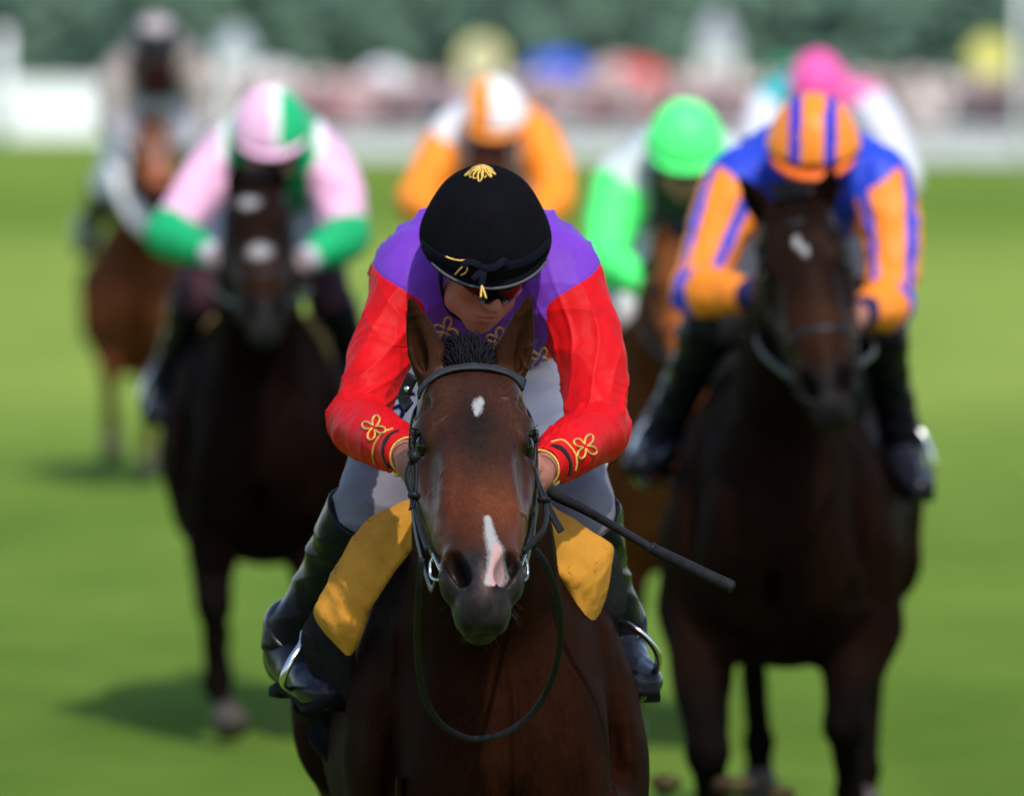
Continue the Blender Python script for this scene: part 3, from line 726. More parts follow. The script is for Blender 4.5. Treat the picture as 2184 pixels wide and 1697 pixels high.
def edged_mat(name, stops, rough=.45, fold=.25):
    "two cloths meeting at the seam where the field 'seam' is zero"
    a, b = stops
    m = bpy.data.materials.new(name); m.use_nodes = True; nt = m.node_tree; p = nt.nodes["Principled BSDF"]
    f = maprange(nt, attr(nt, "seam", "Fac"), -.0008, .0008); base = mixc(nt, f, b, a)
    base = mixc(nt, 1.0, base, ramp(nt, noise(nt, 12, 4), [(.3, (.86,)*3), (.7, (1.08,)*3)]), 'MULTIPLY')
    if name.startswith("breeches"):
        g = noise(nt, 55, 5, rough=.75); base = mixc(nt, maprange(nt, g, .66, .76, 0, .55), base, (.10, .07, .05))
    nt.links.new(base, p.inputs["Base Color"]); p.inputs["Roughness"].default_value = rough; p.inputs["Specular IOR Level"].default_value = .09
    p.inputs["Sheen Weight"].default_value = .0
    h = mth(nt, 'ADD', mth(nt, 'ADD', noise(nt, 15, 3, dist=.9, stretch=(1, 1, .55)), mth(nt, 'MULTIPLY', noise(nt, 48, 3, dist=1.2, stretch=(1, 1, .4)), .22)), mth(nt, 'MULTIPLY', noise(nt, 500, 2), .03))
    nt.links.new(bump(nt, h, fold, .014), p.inputs["Normal"]); return m

REF = dict(cap=(1036, 484, .80), neck=(1036, 560, .98), sL=(893, 590, .98), sR=(1182, 592, .98), eL=(762, 903, .80), eR=(1272, 918, .80), wL=(862, 966, .50), wR=(1163, 992, .50),
           ch=(1036, 584, 1.06), ab=(1034, 668, 1.38), pe=(1032, 700, 1.66), hL=(955, 760, 1.42), hR=(1112, 760, 1.42), kL=(780, 1098, .94), kR=(1238, 1102, .94),
           aL=(622, 1364, 1.14), aR=(1316, 1352, 1.14), tL=(688, 1470, .98), tR=(1356, 1450, 1.0))
REFW = {k: W(*p) for k, p in REF.items()}
def skeleton(cap, Y, over=None):
    "the leader's crouch carried to another horse: cap centre at photo pixel cap and depth Y; over moves single joints by photo pixel (u, v, extra depth)"
    off = W(cap[0], cap[1], Y)-REFW['cap']; J = {k: p+off for k, p in REFW.items()}
    for k, p in (over or {}).items(): J[k] = W(p[0], p[1], J[k][1]+(p[2] if len(p) > 2 else 0))
    return J
def rider(label, J, jacket, cap, breeches=((.72, .72, .76), (.72, .72, .76)), vox=.010, fine=False, face=(.05, -.89, -.45), crown=None, skin=None, goggles=True, gloves=None, bootcol=None, grp=None, nod=None, puff=1.22):
    Q = lambda *n: [J[k] for k in n]
    base = V3(J['pe'][0], J['pe'][1], 0)
    fd = unit(face); cr = unit(V3(0, -.45, .89) if crown is None else V3(*crown)); cr = unit(cr-fd*(cr@fd)); lt = np.cross(cr, fd); lt = lt if lt[0] > 0 else -lt
    cc = J['cap']; hc = cc-cr*.052
    HP = lambda l, u, f_: hc+lt*l+cr*u+fd*f_
    CF = (fd, cr, lt); hmC = np.array([lt, cr, fd])
    if nod is not None:                                    # the face nods further down than the cap sits
        fd = unit(nod); cr = unit(V3(.03, .0, 1)-fd*(V3(.03, 0, 1)@fd)); lt = np.cross(cr, fd); lt = lt if lt[0] > 0 else -lt
    allp = np.array(list(J.values())); lo = allp.min(0)-.16; hi = allp.max(0)+.18
    # body: head, neck, trunk, limbs, hands
    if fine:
        A = [ax([(lo[0], .008), (J['wL'][0]-.05, .0034), (J['wR'][0]+.05, .008), hi[0]]), ax([(lo[1], .0038), (cc[1]+.1, .009), hi[1]]), ax([(lo[2], .010), (J['wR'][2]-.1, .0034), (hc[2]+.02, .009), hi[2]])]
    else: A = [np.arange(lo[i], hi[i], vox) for i in range(3)]
    f = Field(A); hm = np.array([lt, cr, fd])
    f.tube([(J['ch']+V3(0, 0, -.01), .155, .10), (J['ab'], .13, .095), (J['pe'], .145, .11)], k=.03)
    f.cone(hc-cr*.05-fd*.02, J['neck']+V3(0, .06, -.02), .055, .065, k=.03)
    for s in 'LR':
        S_, E_, W_ = Q('s'+s, 'e'+s, 'w'+s); q = -1 if s == 'L' else 1
        f.cone(S_+V3(-q*.07, .03, 0), S_+V3(-q*.015, .01, -.01), .060, .040, k=.02); f.cone(S_, E_, .040, .036, k=.02); f.cone(E_, W_, .038, .024, k=.015)
        h_, k_, a_, t_ = Q('h'+s, 'k'+s, 'a'+s, 't'+s)
        f.cone(h_, k_, .075, .045, k=.04); f.cone(k_, a_, .040, .026, k=.02); f.cone(a_, t_+V3(0, 0, .01), .024, .014, k=.01)
        # hand closed on the rein: palm, four bent fingers of unequal length, thumb from the side of the palm
        w = unit(W_-E_); fw = unit(w*.75+V3(-q*.1, -.5, -.35)); side = unit(np.cross(fw, V3(0, 0, 1))); dn = np.cross(side, fw); dn = dn if dn[2] < 0 else -dn
        inn = side if side[0]*q < 0 else -side
        f.cone(W_, W_+fw*.05, .024, .027, k=.012); pc = W_+fw*.052; f.ell(pc, (.034, .017, .040), np.array([fw, inn, dn]), .012)
        for i, (ln, rr) in enumerate(((.9, .0092), (1.0, .0096), (.95, .0092), (.78, .008))):
            kn = pc+fw*.034+dn*(-.026+.0175*i)-inn*.004; p1 = kn+(fw*.022+inn*.014)*ln; p2 = p1+(inn*.022-fw*.010)*ln; p3 = p2+(-fw*.020+inn*.002)*ln
            f.cone(kn-fw*.02, kn, rr*1.05, rr*1.1, .006); f.cone(kn, p1, rr*1.08, rr, .003); f.cone(p1, p2, rr, rr*.92, .003); f.cone(p2, p3, rr*.92, rr*.8, .003)
        tb = pc-dn*.030+inn*.010-fw*.015; f.cone(tb, tb+fw*.026+inn*.012-dn*.006, .0115, .0105, .008); f.cone(tb+fw*.026+inn*.012-dn*.006, tb+fw*.046+inn*.022+dn*.004, .0105, .0085, .004)
    g = lambda c, r, k=.012, op='u': f.ell(HP(*c), r, hm, k, op)
    g((0, .035, -.01), (.076, .10, .092), .02); g((0, -.03, .035), (.057, .085, .062), .03); g((0, -.085, .055), (.045, .035, .042), .03)   # skull, face, jaw
    g((0, -.115, .072), (.021, .017, .018), .02)                                        # chin
    for q in (-1, 1):
        g((q*.042, -.028, .066), (.020, .016, .018), .02)                               # cheekbone
        g((q*.030, .010, .084), (.018, .012, .012), .008, 'd')                          # eye socket
        g((q*.030, .010, .074), (.0125, .011, .012), .004)                              # closed lid and eye
        g((q*.028, .026, .086), (.021, .006, .009), .010)                               # brow
        g((q*.0105, -.036, .101), (.008, .0065, .010), .006)                            # nostril wing
        g((q*.0065, -.042, .104), (.0035, .004, .006), .002, 'd')
        g((q*.078, .0, -.005), (.010, .032, .020), .008)                                # ear
        g((q*.050, -.075, .035), (.018, .03, .03), .02)
    f.cone(HP(0, .018, .092), HP(0, -.026, .116), .008, .0105, .012); f.ell(HP(0, -.032, .114), (.0115, .010, .011), hm, .008)   # nose
    g((0, -.066, .094), (.023, .0055, .011), .008); g((0, -.078, .091), (.020, .0065, .011), .008); g((0, -.072, .105), (.024, .0016, .012), .003, 'd')   # lips
    V, F = f.mesh(2 if fine else 1)
    Lc = (V-hc)@hm.T; sk = np.array(skin or (.36, .155, .115)); Cs = np.tile(sk, (len(V), 1))*(1+.10*vnoise(V, 40, 2)[:, None])
    lip = np.exp(-((Lc[:, 1]+.073)/.010)**2-(Lc[:, 0]/.024)**2)*(Lc[:, 2] > .06); Cs += (np.array((.30, .09, .08))*1-Cs)*(lip*.8)[:, None]
    chk = np.exp(-((Lc[:, 1]+.03)/.025)**2-((np.abs(Lc[:, 0])-.042)/.022)**2)*(Lc[:, 2] > .03); Cs *= 1+chk[:, None]*np.array((.10, -.10, -.1))
    brow = np.exp(-((Lc[:, 1]-.027)/.006)**2-((np.abs(Lc[:, 0])-.028)/.02)**2)*(Lc[:, 2] > .05); Cs += (np.array((.06, .035, .02))-Cs)*(brow*.7)[:, None]
    if gloves is not None:
        for s in 'LR': Cs[np.linalg.norm(V-J['w'+s], axis=1) < .14] = gloves
    root = link("person", V, F, mat("skin tone", rough=.5, var=.08, vscale=60, attrcol="col", bumpS=.06, bscale=350), None, base, dict(col=Cs))
    tag(root, label, "person", grp)
    # jacket
    av = .0032 if fine else vox
    pts = np.array(Q('sL', 'sR', 'eL', 'eR', 'wL', 'wR', 'ch', 'ab', 'pe')); lo = pts.min(0)-.17; hi = pts.max(0)+.17
    f = Field([np.arange(lo[i], hi[i], av) for i in range(3)])
    f.tube([(J['neck']+V3(0, .02, -.035), .085, .075), (J['ch'], .170, .118), (J['ch']*.45+J['ab']*.55, .172, .132), (J['ab']+V3(0, .08, .0), .150, .115), (J['pe']+V3(0, -.06, .02), .145, .105)], k=.02)
    f.ell(J['ch']+V3(0, .05, 0), (.212, .17, .112), k=.03)
    for s in 'LR':
        S_, E_, W_ = Q('s'+s, 'e'+s, 'w'+s); q = -1 if s == 'L' else 1; m1 = S_*.5+E_*.5+V3(q*(.010 if q < 0 else .030), 0, 0)
        f.cone(S_+V3(-q*.09, .03, .0), S_, .10, .074, k=.05)
        sw = (.86 if q < 0 else 1.0) if fine else puff; f.tube([(S_, .072, .074), (S_*.7+m1*.3, .070*sw, .070*max(sw, 1)), (m1, .060*sw, .060*max(sw, 1)), (E_*.8+m1*.2, .052*sw, .053), (E_+V3(q*.004, 0, 0), .050*sw, .052*max(sw, 1)), (E_*.72+W_*.28, .050*max(sw, 1), .050*max(sw, 1)), (E_*.4+W_*.6, .046, .045), (E_*.12+W_*.88, .036, .036), (W_, .034, .034)], k=.045, n=4)
        w = unit(W_-E_); f.ell(W_+w*.022, (.030, .030, .034), np.array([V3(1, 0, 0), V3(0, 1, 0), V3(0, 0, 1)]), .006, 'd')
    V, F = f.mesh(2 if fine else 1)
    # folds: gathers running round the arm, strongest at elbow, cuff and shoulder
    Nn = vnormals(V, F); disp = np.zeros(len(V)); d_arm = np.full(len(V), 9.); seam = np.full(len(V), 9.); ta = np.zeros(len(V)); sidev = np.zeros(len(V)); ang = np.zeros(len(V))
    for s in 'LR':
        S_, E_, W_ = Q('s'+s, 'e'+s, 'w'+s); q = -1 if s == 'L' else 1
        d1, t1 = segdist(V, S_, E_); d2, t2 = segdist(V, E_, W_); d = np.minimum(d1, d2); T = np.where(d1 < d2, t1, 1+t2)
        a0 = S_+(E_-S_)*.34+V3(q*.006, -.02, 0); zz = V[:, 2]-S_[2]-.028; bx = .112+.10*sstep(-.085, .0, zz)+.25*sstep(-.004, .05, zz); ds = np.where((zz < -.20) & (d < .12), -1., bx-(V[:, 0]-J['ch'][0])*q); seam = np.minimum(seam, ds)
        up = d < d_arm; d_arm = np.where(up, d, d_arm); ta = np.where(up, T, ta); sidev = np.where(up, q, sidev)
        w1 = unit(E_-S_); ctr = np.where((T < 1)[:, None], S_+(E_-S_)*np.clip(T, 0, 1)[:, None], E_+(W_-E_)*np.clip(T-1, 0, 1)[:, None])
        rel = V-ctr; an = np.arctan2(rel[:, 1], rel[:, 0]*q); ang = np.where(up, an, ang)
        on = np.exp(-np.maximum(d-.085, 0)/.02)
        amp = .35+1.0*np.exp(-((T-.97)/.22)**2)+.8*np.exp(-((T-.45)/.2)**2)+1.1*np.exp(-((T-1.72)/.15)**2)
        n1 = vnoise(V, 9, 4+q)*1.3+vnoise(V, 19, 8)*.55; ph = T*7.5+q*an*.55+n1*1.15
        rg = 1-2*np.abs((ph % 1)-.5); rg = rg**1.6
        ph2 = T*3.1-q*an*.8+vnoise(V, 7, 12+q)*1.2; r2 = (1-2*np.abs((ph2 % 1)-.5))**2.2
        r3 = (1-2*np.abs(((T*2.2+q*an*1.1+vnoise(V, 5, 31)*1.4) % 1)-.5))**4; disp += on*amp*(.0012*(rg-.4)+.0036*(r2**1.2-.28)+.0046*(r3-.15))
    tor = 1-np.exp(-np.maximum(d_arm-.09, 0)/.03)
    n2 = vnoise(V, 6, 21)*1.5+vnoise(V, 15, 22)*.6; ph = V[:, 0]*9+V[:, 2]*13+n2; rg = (1-2*np.abs((ph % 1)-.5))**2
    disp += tor*(.0075*(rg-.35)+.006*((1-2*np.abs(((V[:, 0]*16-V[:, 2]*7+vnoise(V, 8, 41)*1.3) % 1)-.5))**4-.2))+.0025*vnoise(V, 30, 30)
    if fine: disp += .006*np.exp(-(np.abs(seam)/.004)**2)*-.35
    V = V+Nn*(disp if fine else disp*1.3)[:, None]
    tl = dict(seam=seam, ta=ta, ang=ang, side=sidev, d=d_arm, V=V, J=J)
    jk = None
    if callable(jacket):
        jk = link("jacket", V, F, silk_mat("silks "+label), root, base, dict(col=jacket(tl)))
    else:
        jk = link("jacket", V, F, edged_mat("silks "+label, jacket, .52, .2), root, base, dict(seam=seam))
    out = Field.__new__(Field); out.root, out.base, out.J, out.jk, out.jV, out.jF = root, base, J, jk, V, F; out.HP, out.hm, out.cc, out.seam = HP, hm, cc, seam
    # breeches
    pts = np.array(Q('hL', 'hR', 'kL', 'kR', 'pe')); lo = pts.min(0)-.16; hi = pts.max(0)+.16; bv = .005 if fine else vox
    f = Field([np.arange(lo[i], hi[i], bv) for i in range(3)])
    f.ell(J['pe']+V3(0, .02, 0), (.165, .15, .125), k=.03)
    for s in 'LR':
        h_, k_, a_ = Q('h'+s, 'k'+s, 'a'+s); q = -1 if s == 'L' else 1
        f.tube([(h_, .10, .105), (h_*.55+k_*.45, .092, .096), (k_*.82+h_*.18, .068, .070), (k_, .059, .059), (k_*.8+a_*.2, .052, .052)], k=.03)
    V, F = f.mesh(2 if fine else 1); Nn = vnormals(V, F); sm = np.full(len(V), 9.)
    for s in 'LR':
        h_, k_ = Q('h'+s, 'k'+s); d, t = segdist(V, h_, k_); e = (.76-((V-h_)@(k_-h_)/((k_-h_)@(k_-h_))))*np.linalg.norm(k_-h_); sm = np.where(((V[:, 0]-J['pe'][0]) < 0) == (s == 'L'), e, sm)
    ph = V[:, 2]*16+V[:, 0]*4+vnoise(V, 8, 3)*1.3; V = V+Nn*(.006*((1-2*np.abs((ph % 1)-.5))**2-.35)+.003*vnoise(V, 22, 5))[:, None]*(1 if fine else 0)
    out.br = link("breeches", V, F, edged_mat("breeches "+label, breeches, .6, .18), root, base, dict(seam=sm)); out.bV, out.bF = V, F
    # boots with gaiters, soles
    for s in 'LR':
        k_, a_, t_ = Q('k'+s, 'a'+s, 't'+s); q = -1 if s == 'L' else 1
        bt = bpy.data.objects.new("boot", None)
        f = Field([np.arange(min(k_[i], a_[i], t_[i])-.13, max(k_[i], a_[i], t_[i])+.13, .005 if fine else vox) for i in range(3)])
        ca = k_*.42+a_*.58+V3(0, .025, 0)
        f.tube([(k_, .074, .074), (k_*.72+a_*.28+V3(0, .012, 0), .058, .062), (ca, .050, .056), (k_*.1+a_*.9, .050, .050), (a_, .050, .049)], k=.02)
        tp = k_+unit(k_-a_)*.05; sh_ = unit(k_-a_); e1_ = unit(np.cross(sh_, V3(0, 1, 0))); f.ell(tp, (.14, .14, .052), np.array([e1_, np.cross(sh_, e1_), sh_]), .004, 'd')
        V, F = f.mesh(2 if fine else 1); Nn = vnormals(V, F); V = V+Nn*(.004*vnoise(V, 24, 6)+.004*((1-2*np.abs(((V[:, 2]*14+vnoise(V, 7, 2)) % 1)-.5))**2-.4))[:, None]
        gt = link("boot", V, F, M_GAITER, root, base)
        f = Field([np.arange(min(a_[i], t_[i])-.14, max(a_[i], t_[i])+.14, .0045 if fine else vox) for i in range(3)])
        d = unit(t_-a_); hz = unit(V3(t_[0]-a_[0], t_[1]-a_[1], 0)); sd = V3(-hz[1], hz[0], 0); heel = a_-hz*.045+V3(0, 0, -.075); toe = t_+hz*.05
        f.tube([(a_+V3(0, 0, .03), .051, .052), (a_+V3(0, 0, -.02)+hz*.005, .047, .05), (a_*.55+t_*.45+V3(0, 0, -.02), .044, .042), (t_+V3(0, 0, .002), .043, .036), (toe, .034, .024)], k=.02, side=sd)
        f.ell(heel+V3(0, 0, .03), (.036, .038, .040), None, .03)
        V, F = f.mesh(2 if fine else 1); Nn = vnormals(V, F); V = V+Nn*(.0025*vnoise(V, 35, 6))[:, None]
        sh = link("shoe", V, F, M_BOOT, gt, base)
        m = MB(); so = spline([heel+hz*.018+V3(0, 0, -.012), a_*.5+t_*.5+V3(0, 0, -.056), t_+V3(0, 0, -.034), toe+hz*.022+V3(0, 0, -.012)], 6)
        m.strap(so, V3(0, 0, 1), np.interp(np.linspace(0, 1, len(so)), [0, .2, .45, .75, .93, 1], [.056, .058, .066, .084, .066, .03]), .015)
        hl = heel+hz*.025+V3(0, 0, -.022); m.strap([hl-hz*.03, hl, hl+hz*.03], V3(0, 0, 1), .056, .022)
        m.build("sole", M_BLACKCLOTH, gt)
        m = MB(); ring = []; nrm = unit(a_-k_); u1 = unit(np.cross(nrm, V3(0, 1, 0))); u2 = np.cross(nrm, u1)
        for i in range(24): th = 2*math.pi*i/24; ring.append(a_*.94+k_*.06+u1*.057*math.cos(th)+u2*.057*math.sin(th))
        m.tube(ring, .006, 8, closed=True); m.build("boot_rim", M_BOOT, gt)
    # cap
    hmF = hm; fd, cr, lt = CF; hm = hmC
    f = Field([np.arange(cc[i]-.23, cc[i]+.23, .0045 if fine else vox) for i in range(3)])
    f.ell(cc, (.108, .112, .130), hm, 0); f.ell(cc-cr*.022, (.1165, .055, .136), hm, .04)
    cut = cc-cr*(.040+.25); f.ell(cut, (.4, .25, .4), hm, .004, 'd')
    pk = []
    for x in np.linspace(-1, 1, 15):
        pk.append((x*.102, -.024-.006*(1-x*x)+.012*x*x, .095*math.sqrt(max(0, 1-x*x*.86))+.002))
    CP = lambda l, u, g_: cc+lt*l+cr*u+fd*g_
    m = MB(); nb = 6; Vp = []; Fp = []
    for j in range(nb+1):
        g_ = j/nb
        for (x, u, z) in pk: Vp.append(CP(x*(1+.04*g_), u-.004-.014*g_*g_, z+.030+(.022 if fine else .03)*g_*(1-.42*(x/.098)**2)))
    nx = len(pk)
    for j in range(nb):
        for i in range(nx-1): a0 = j*nx+i; Fp.append((a0, a0+1, a0+nx+1, a0+nx))
    o_ = len(Vp); Vp += [v-cr*.0055 for v in Vp]; Fp += [(x[3]+o_, x[2]+o_, x[1]+o_, x[0]+o_) for x in Fp]
    per = [i for i in range(nx)]+[j*nx+nx-1 for j in range(1, nb+1)]+[nb*nx+i for i in range(nx-2, -1, -1)]+[j*nx for j in range(nb-1, 0, -1)]
    for i in range(len(per)): p, r = per[i], per[(i+1) % len(per)]; Fp.append((p, p+o_, r+o_, r))
    V, F = f.mesh(2 if fine else 1); L = (V-cc)@hm.T
    C = cap(L) if callable(cap) else np.tile(cap, (len(V), 1))
    if fine:   # panel seams of the velvet skull cap
        an = np.arctan2(L[:, 2], L[:, 0]); k = np.abs(((an/(math.pi/3)+.5) % 1)-.5)*(math.pi/3)*np.hypot(L[:, 0], L[:, 2]); V = V-vnormals(V, F)*(.0016*np.exp(-(k/.003)**2))[:, None]
    cmn = "velvet" if fine else "cap silk"
    cm = mat(cmn, rough=1.0 if fine else .38, var=.15, vscale=30, attrcol="col", sheen=.0, spec=.06 if fine else .3, bumpS=.05, bscale=300)
    out.cap = link("cap", V, F, cm, root, base, dict(col=C)); out.cV, out.cF = V, F
    pc = np.tile(C[np.argmax(L[:, 2]-np.abs(L[:, 0]))] if not callable(cap) else cap(np.array([[0, -.06, .2]]))[0], (len(Vp), 1))
    out.peak = link("peak", Vp, Fp, cm, out.cap, base, dict(col=pc)); out.pV, out.pF = Vp, Fp
    # goggles and chin harness
    lt, cr, fd = hmF
    if goggles:
        m = MB(); gx = np.linspace(-1, 1, 21); top = [HP(x*.074, .030-.012*x*x, .112-.062*x*x) for x in gx]; n = len(gx); V = []; F = []
        for j in range(5):
            e = j/4
            for x in gx:
                low = -.020-.005*math.cos(x*math.pi*1.55)*1.2+.022*x*x
                if abs(x) < .26: low += .024*(1-abs(x)/.26)
                u = .030-.010*x*x+(low-.030)*e; V.append(HP(x*.0745, u-.006, .116-.066*x*x+.004*math.sin(e*3.1)))
        F = [(j*n+i, j*n+i+1, j*n+n+i+1, j*n+n+i) for j in range(4) for i in range(n-1)]; o2 = len(V); V += [v-fd*.004 for v in V]; F += [tuple(i+o2 for i in reversed(x)) for x in F]
        edge = list(range(n))+[j*n+n-1 for j in range(1, 5)]+[4*n+i for i in range(n-2, -1, -1)]+[j*n for j in range(3, 0, -1)]
        F += [(edge[i], edge[i]+o2, edge[(i+1) % len(edge)]+o2, edge[(i+1) % len(edge)]) for i in range(len(edge))]
        gg = link("goggles", V, F, M_LENS, root, base); m.tube([HP(x*.0755, .0255-.010*x*x, .117-.066*x*x) for x in gx], .0038, 8); m.build("frame", M_REDFR if fine else M_BLACKCLOTH, gg)
        for q in (-1, 1): m = MB(); m.strap([HP(q*.074, .022, .050), HP(q*.086, .022, .0), HP(q*.084, .02, -.06)], lt*q, .018, .004); m.build("strap", M_BLACKCLOTH, gg)
    for q in (-1, 1):
        m = MB(); m.strap(spline([HP(q*.088, .02, .02), HP(q*.080, -.05, .025), HP(q*.052, -.112, .035), HP(0, -.138, .045)], 5), spline([lt*q, lt*q, lt*q*.6-cr*.8, -cr], 5), .02, .004)
        m.build("chin_strap", M_BLACKCLOTH, root)
    return out
# ------------------------------------------------------------------ the leader's rider and tack
J1 = rider("jockey in red sleeved purple jacket and black velvet cap on the leading bay horse", REFW, ((.155, .040, .42), (.53, .005, .008)), (.0042, .0042, .0056),
           breeches=((.88, .87, .90), (.15, .145, .175)), fine=True, face=(.10, -.89, -.45), crown=(.03, -.45, .89), nod=(.22, -.70, -.68), skin=(.29, .12, .088))
bJ = bvh_of(J1.jV, J1.jF); bC = bvh_of(J1.cV, J1.cF); bP = bvh_of(J1.pV, J1.pF); bB = bvh_of(J1.bV, J1.bF); bH = H1.bvh
M_NAVY = mat("navy print", (.010, .010, .075), .6, var=.1)
M_BAND = mat("black ribbon", (.012, .012, .014), .6, var=.1)
def cord(uv, b, r, name, m, parent, off=.001, n=6, Yd=.8):
    uv = spline(uv, n); P, N = lay(b, uv, off, Yd)
    for _ in range(2): P[1:-1] = P[1:-1]*.5+(P[:-2]+P[2:])*.25
    k = MB(); k.tube(P, r, 8); k.build(name, m, parent)
def knot(u, v, sc, rot, b, parent):
    "four-looped gold frog sewn on the cloth"
    uv = []; c, s = math.cos(rot), math.sin(rot)
    for i in range(73):
        t = 2*math.pi*i/72; r = abs(math.cos(2*t))**.8*sc*(1.0 if abs(math.sin(t)) > .7 else .95)
        x, y = r*math.cos(t), r*math.sin(t); uv.append((u+x*c-y*s, v+x*s+y*c))
    cord(uv, b, .0021, "gold_frog", M_GOLD, parent, .0014, 1)
for u, v, sc, r in ((798, 912, 27, .3), (1247, 952, 28, .5), (950, 703, 29, .25), (1150, 762, 26, .5), (1062, 722, 26, .2)): knot(u, v, sc, r, bJ, J1.jk)
def ribbon(uv, b, w, name, m, parent, n=5, off=.0012, th=.0016):
    uv = spline(uv, n); P, N = lay(b, uv, off, .8)
    for _ in range(3): P[1:-1] = P[1:-1]*.5+(P[:-2]+P[2:])*.25; N[1:-1] = N[1:-1]*.5+(N[:-2]+N[2:])*.25
    k = MB(); k.strap(P, N, w, th); k.build(name, m, parent)
cord([(838, 914), (818, 922), (806, 936), (797, 955), (796, 975), (801, 988)], bJ, .0021, "gold_piping", M_GOLD, J1.jk)
cord([(1175, 943), (1198, 938), (1214, 950), (1227, 970), (1229, 990), (1226, 1003)], bJ, .0021, "gold_piping", M_GOLD, J1.jk)
ribbon([(850, 919), (834, 924), (821, 942), (817, 962), (823, 985), (832, 996)], bJ, .0115, "cuff_band", M_BAND, J1.jk)
ribbon([(1178, 949), (1196, 955), (1211, 972), (1217, 992), (1213, 1012)], bJ, .0115, "cuff_band", M_BAND, J1.jk)
for s in 'LR':                                             # gold cord round each cuff end, and a button under it
    E_, W_ = J1.J['e'+s], J1.J['w'+s]; w = unit(W_-E_); a_ = unit(np.cross(w, V3(0, 0, 1))); b_ = np.cross(w, a_); c = W_+w*.026
    k = MB(); k.tube([c+(a_*math.cos(t)+b_*math.sin(t))*.0335 for t in np.linspace(0, 2*math.pi, 33)[:-1]], .0022, 8, closed=True); k.build("cuff_cord", M_GOLD, J1.jk)
for u, v in ((848, 1007), (1183, 1026)):
    c = W(u, v, .50); k = MB(); k.ball(c, (.0095, .0055, .0085), 14, 9, [unit(V3(1, .1, .35)), unit(V3(-.2, -.8, .5)), unit(V3(-.3, .5, .8))]); k.build("gold_button", M_GOLD, J1.jk)
# cap trimmings
top = lay(bC, [(1025, 368)], 0, .75)[0][0]; nz = unit(top-J1.cc); e1 = unit(np.cross(V3(0, 1, 0), nz)); e2 = np.cross(nz, e1)
root_ = None
k = MB(); k.ball(top+nz*.002, (.0115, .0115, .0065), 16, 10, [e1, e2, nz])
for i in range(13):
    th = 2*math.pi*i/13+.2; d = e1*math.cos(th)+e2*math.sin(th); t2 = e1*-math.sin(th)+e2*math.cos(th); L_ = .024+.005*math.sin(i*2.3)
    P = spline([top+nz*.009, top+d*.009+nz*.010+t2*.002, top+d*.018+nz*.0055-t2*.002, top+d*L_-nz*.003, top+d*(L_-.004)+t2*.005-nz*.0005, top+d*.012+nz*.0085+t2*.005], 5)
    k.tube(P, .0019, 7)
k.build("gold_button_rosette", M_GOLD, J1.cap)
M_TIE = mat("dark navy silk tie", (.004, .005, .010), .7, spec=.06, var=.2)
ribbon([(903, 520), (925, 540), (958, 556), (1000, 568), (1036, 574), (1080, 568), (1120, 556), (1150, 537), (1168, 515)], bC, .017, "tie_band", M_TIE, J1.cap, off=.003, th=.004)
bc = lay(bC, [(1034, 570)], .008, .75)[0][0]
k = MB(); k.ball(bc, (.010, .007, .008), 14, 9)
for P, w in (([(0, 0, 0), (-.018, -.006, .010), (-.032, -.004, .012), (-.040, -.002, .004)], .013), ([(0, 0, 0), (.020, -.006, .004), (.034, -.004, .014), (.042, .001, .006)], .014), ([(0, 0, 0), (-.003, -.010, -.014), (-.006, -.014, -.030)], .012), ([(0, 0, 0), (-.012, -.008, -.010), (-.022, -.010, -.020)], .012)):
    k.strap(spline([bc+V3(*q) for q in P], 5), V3(0, -1, .3), w, .003)
k.build("tie_bow", M_TIE, J1.cap)
for uv in ([(955, 546), (968, 551), (983, 554), (996, 553)], [(997, 553), (994, 563), (984, 571), (975, 581)], [(998, 562), (999, 571), (994, 579), (986, 582)]): cord(uv, bC, .0018, "gold_tassel", M_GOLD, J1.cap, .006)
for P in ([(0, -.016, -.030), (-.001, -.019, -.040), (-.002, -.020, -.052)], [(0, -.016, -.030), (.004, -.020, -.041), (.008, -.021, -.054)]):
    k = MB(); k.tube(spline([bc+V3(*q)+V3(-.005, 0, 0) for q in P], 4), .0022, 7); k.build("gold_tassel", M_GOLD, J1.cap)
P, _ = np.array(J1.pV[-15*14:][0:15]), 0
pe = [np.array(J1.pV[6*15+i]) for i in range(15)]; k = MB(); k.tube(spline(pe, 3), .0026, 8); k.build("peak_binding", mat("grey binding", (.07, .075, .085), .6), J1.cap)
# printed letters on the breeches
def glyph(uv, w): ribbon(uv, bB, w*K*16.3, "printed_letter", M_NAVY, J1.br, 5, .0012, .0008)
for uv, w in (([(840, 832), (852, 826), (872, 818)], 11), ([(829, 855), (844, 849), (859, 843)], 12), ([(868, 841), (875, 840.5), (884, 840)], 12), ([(823, 879), (842, 870), (860, 862)], 12),
              ([(853, 868), (859, 876), (858, 884), (852, 893), (838, 905)], 9), ([(846, 797), (850, 793)], 12), ([(1212, 846), (1217, 858), (1222, 872)], 14)): glyph(uv, w)

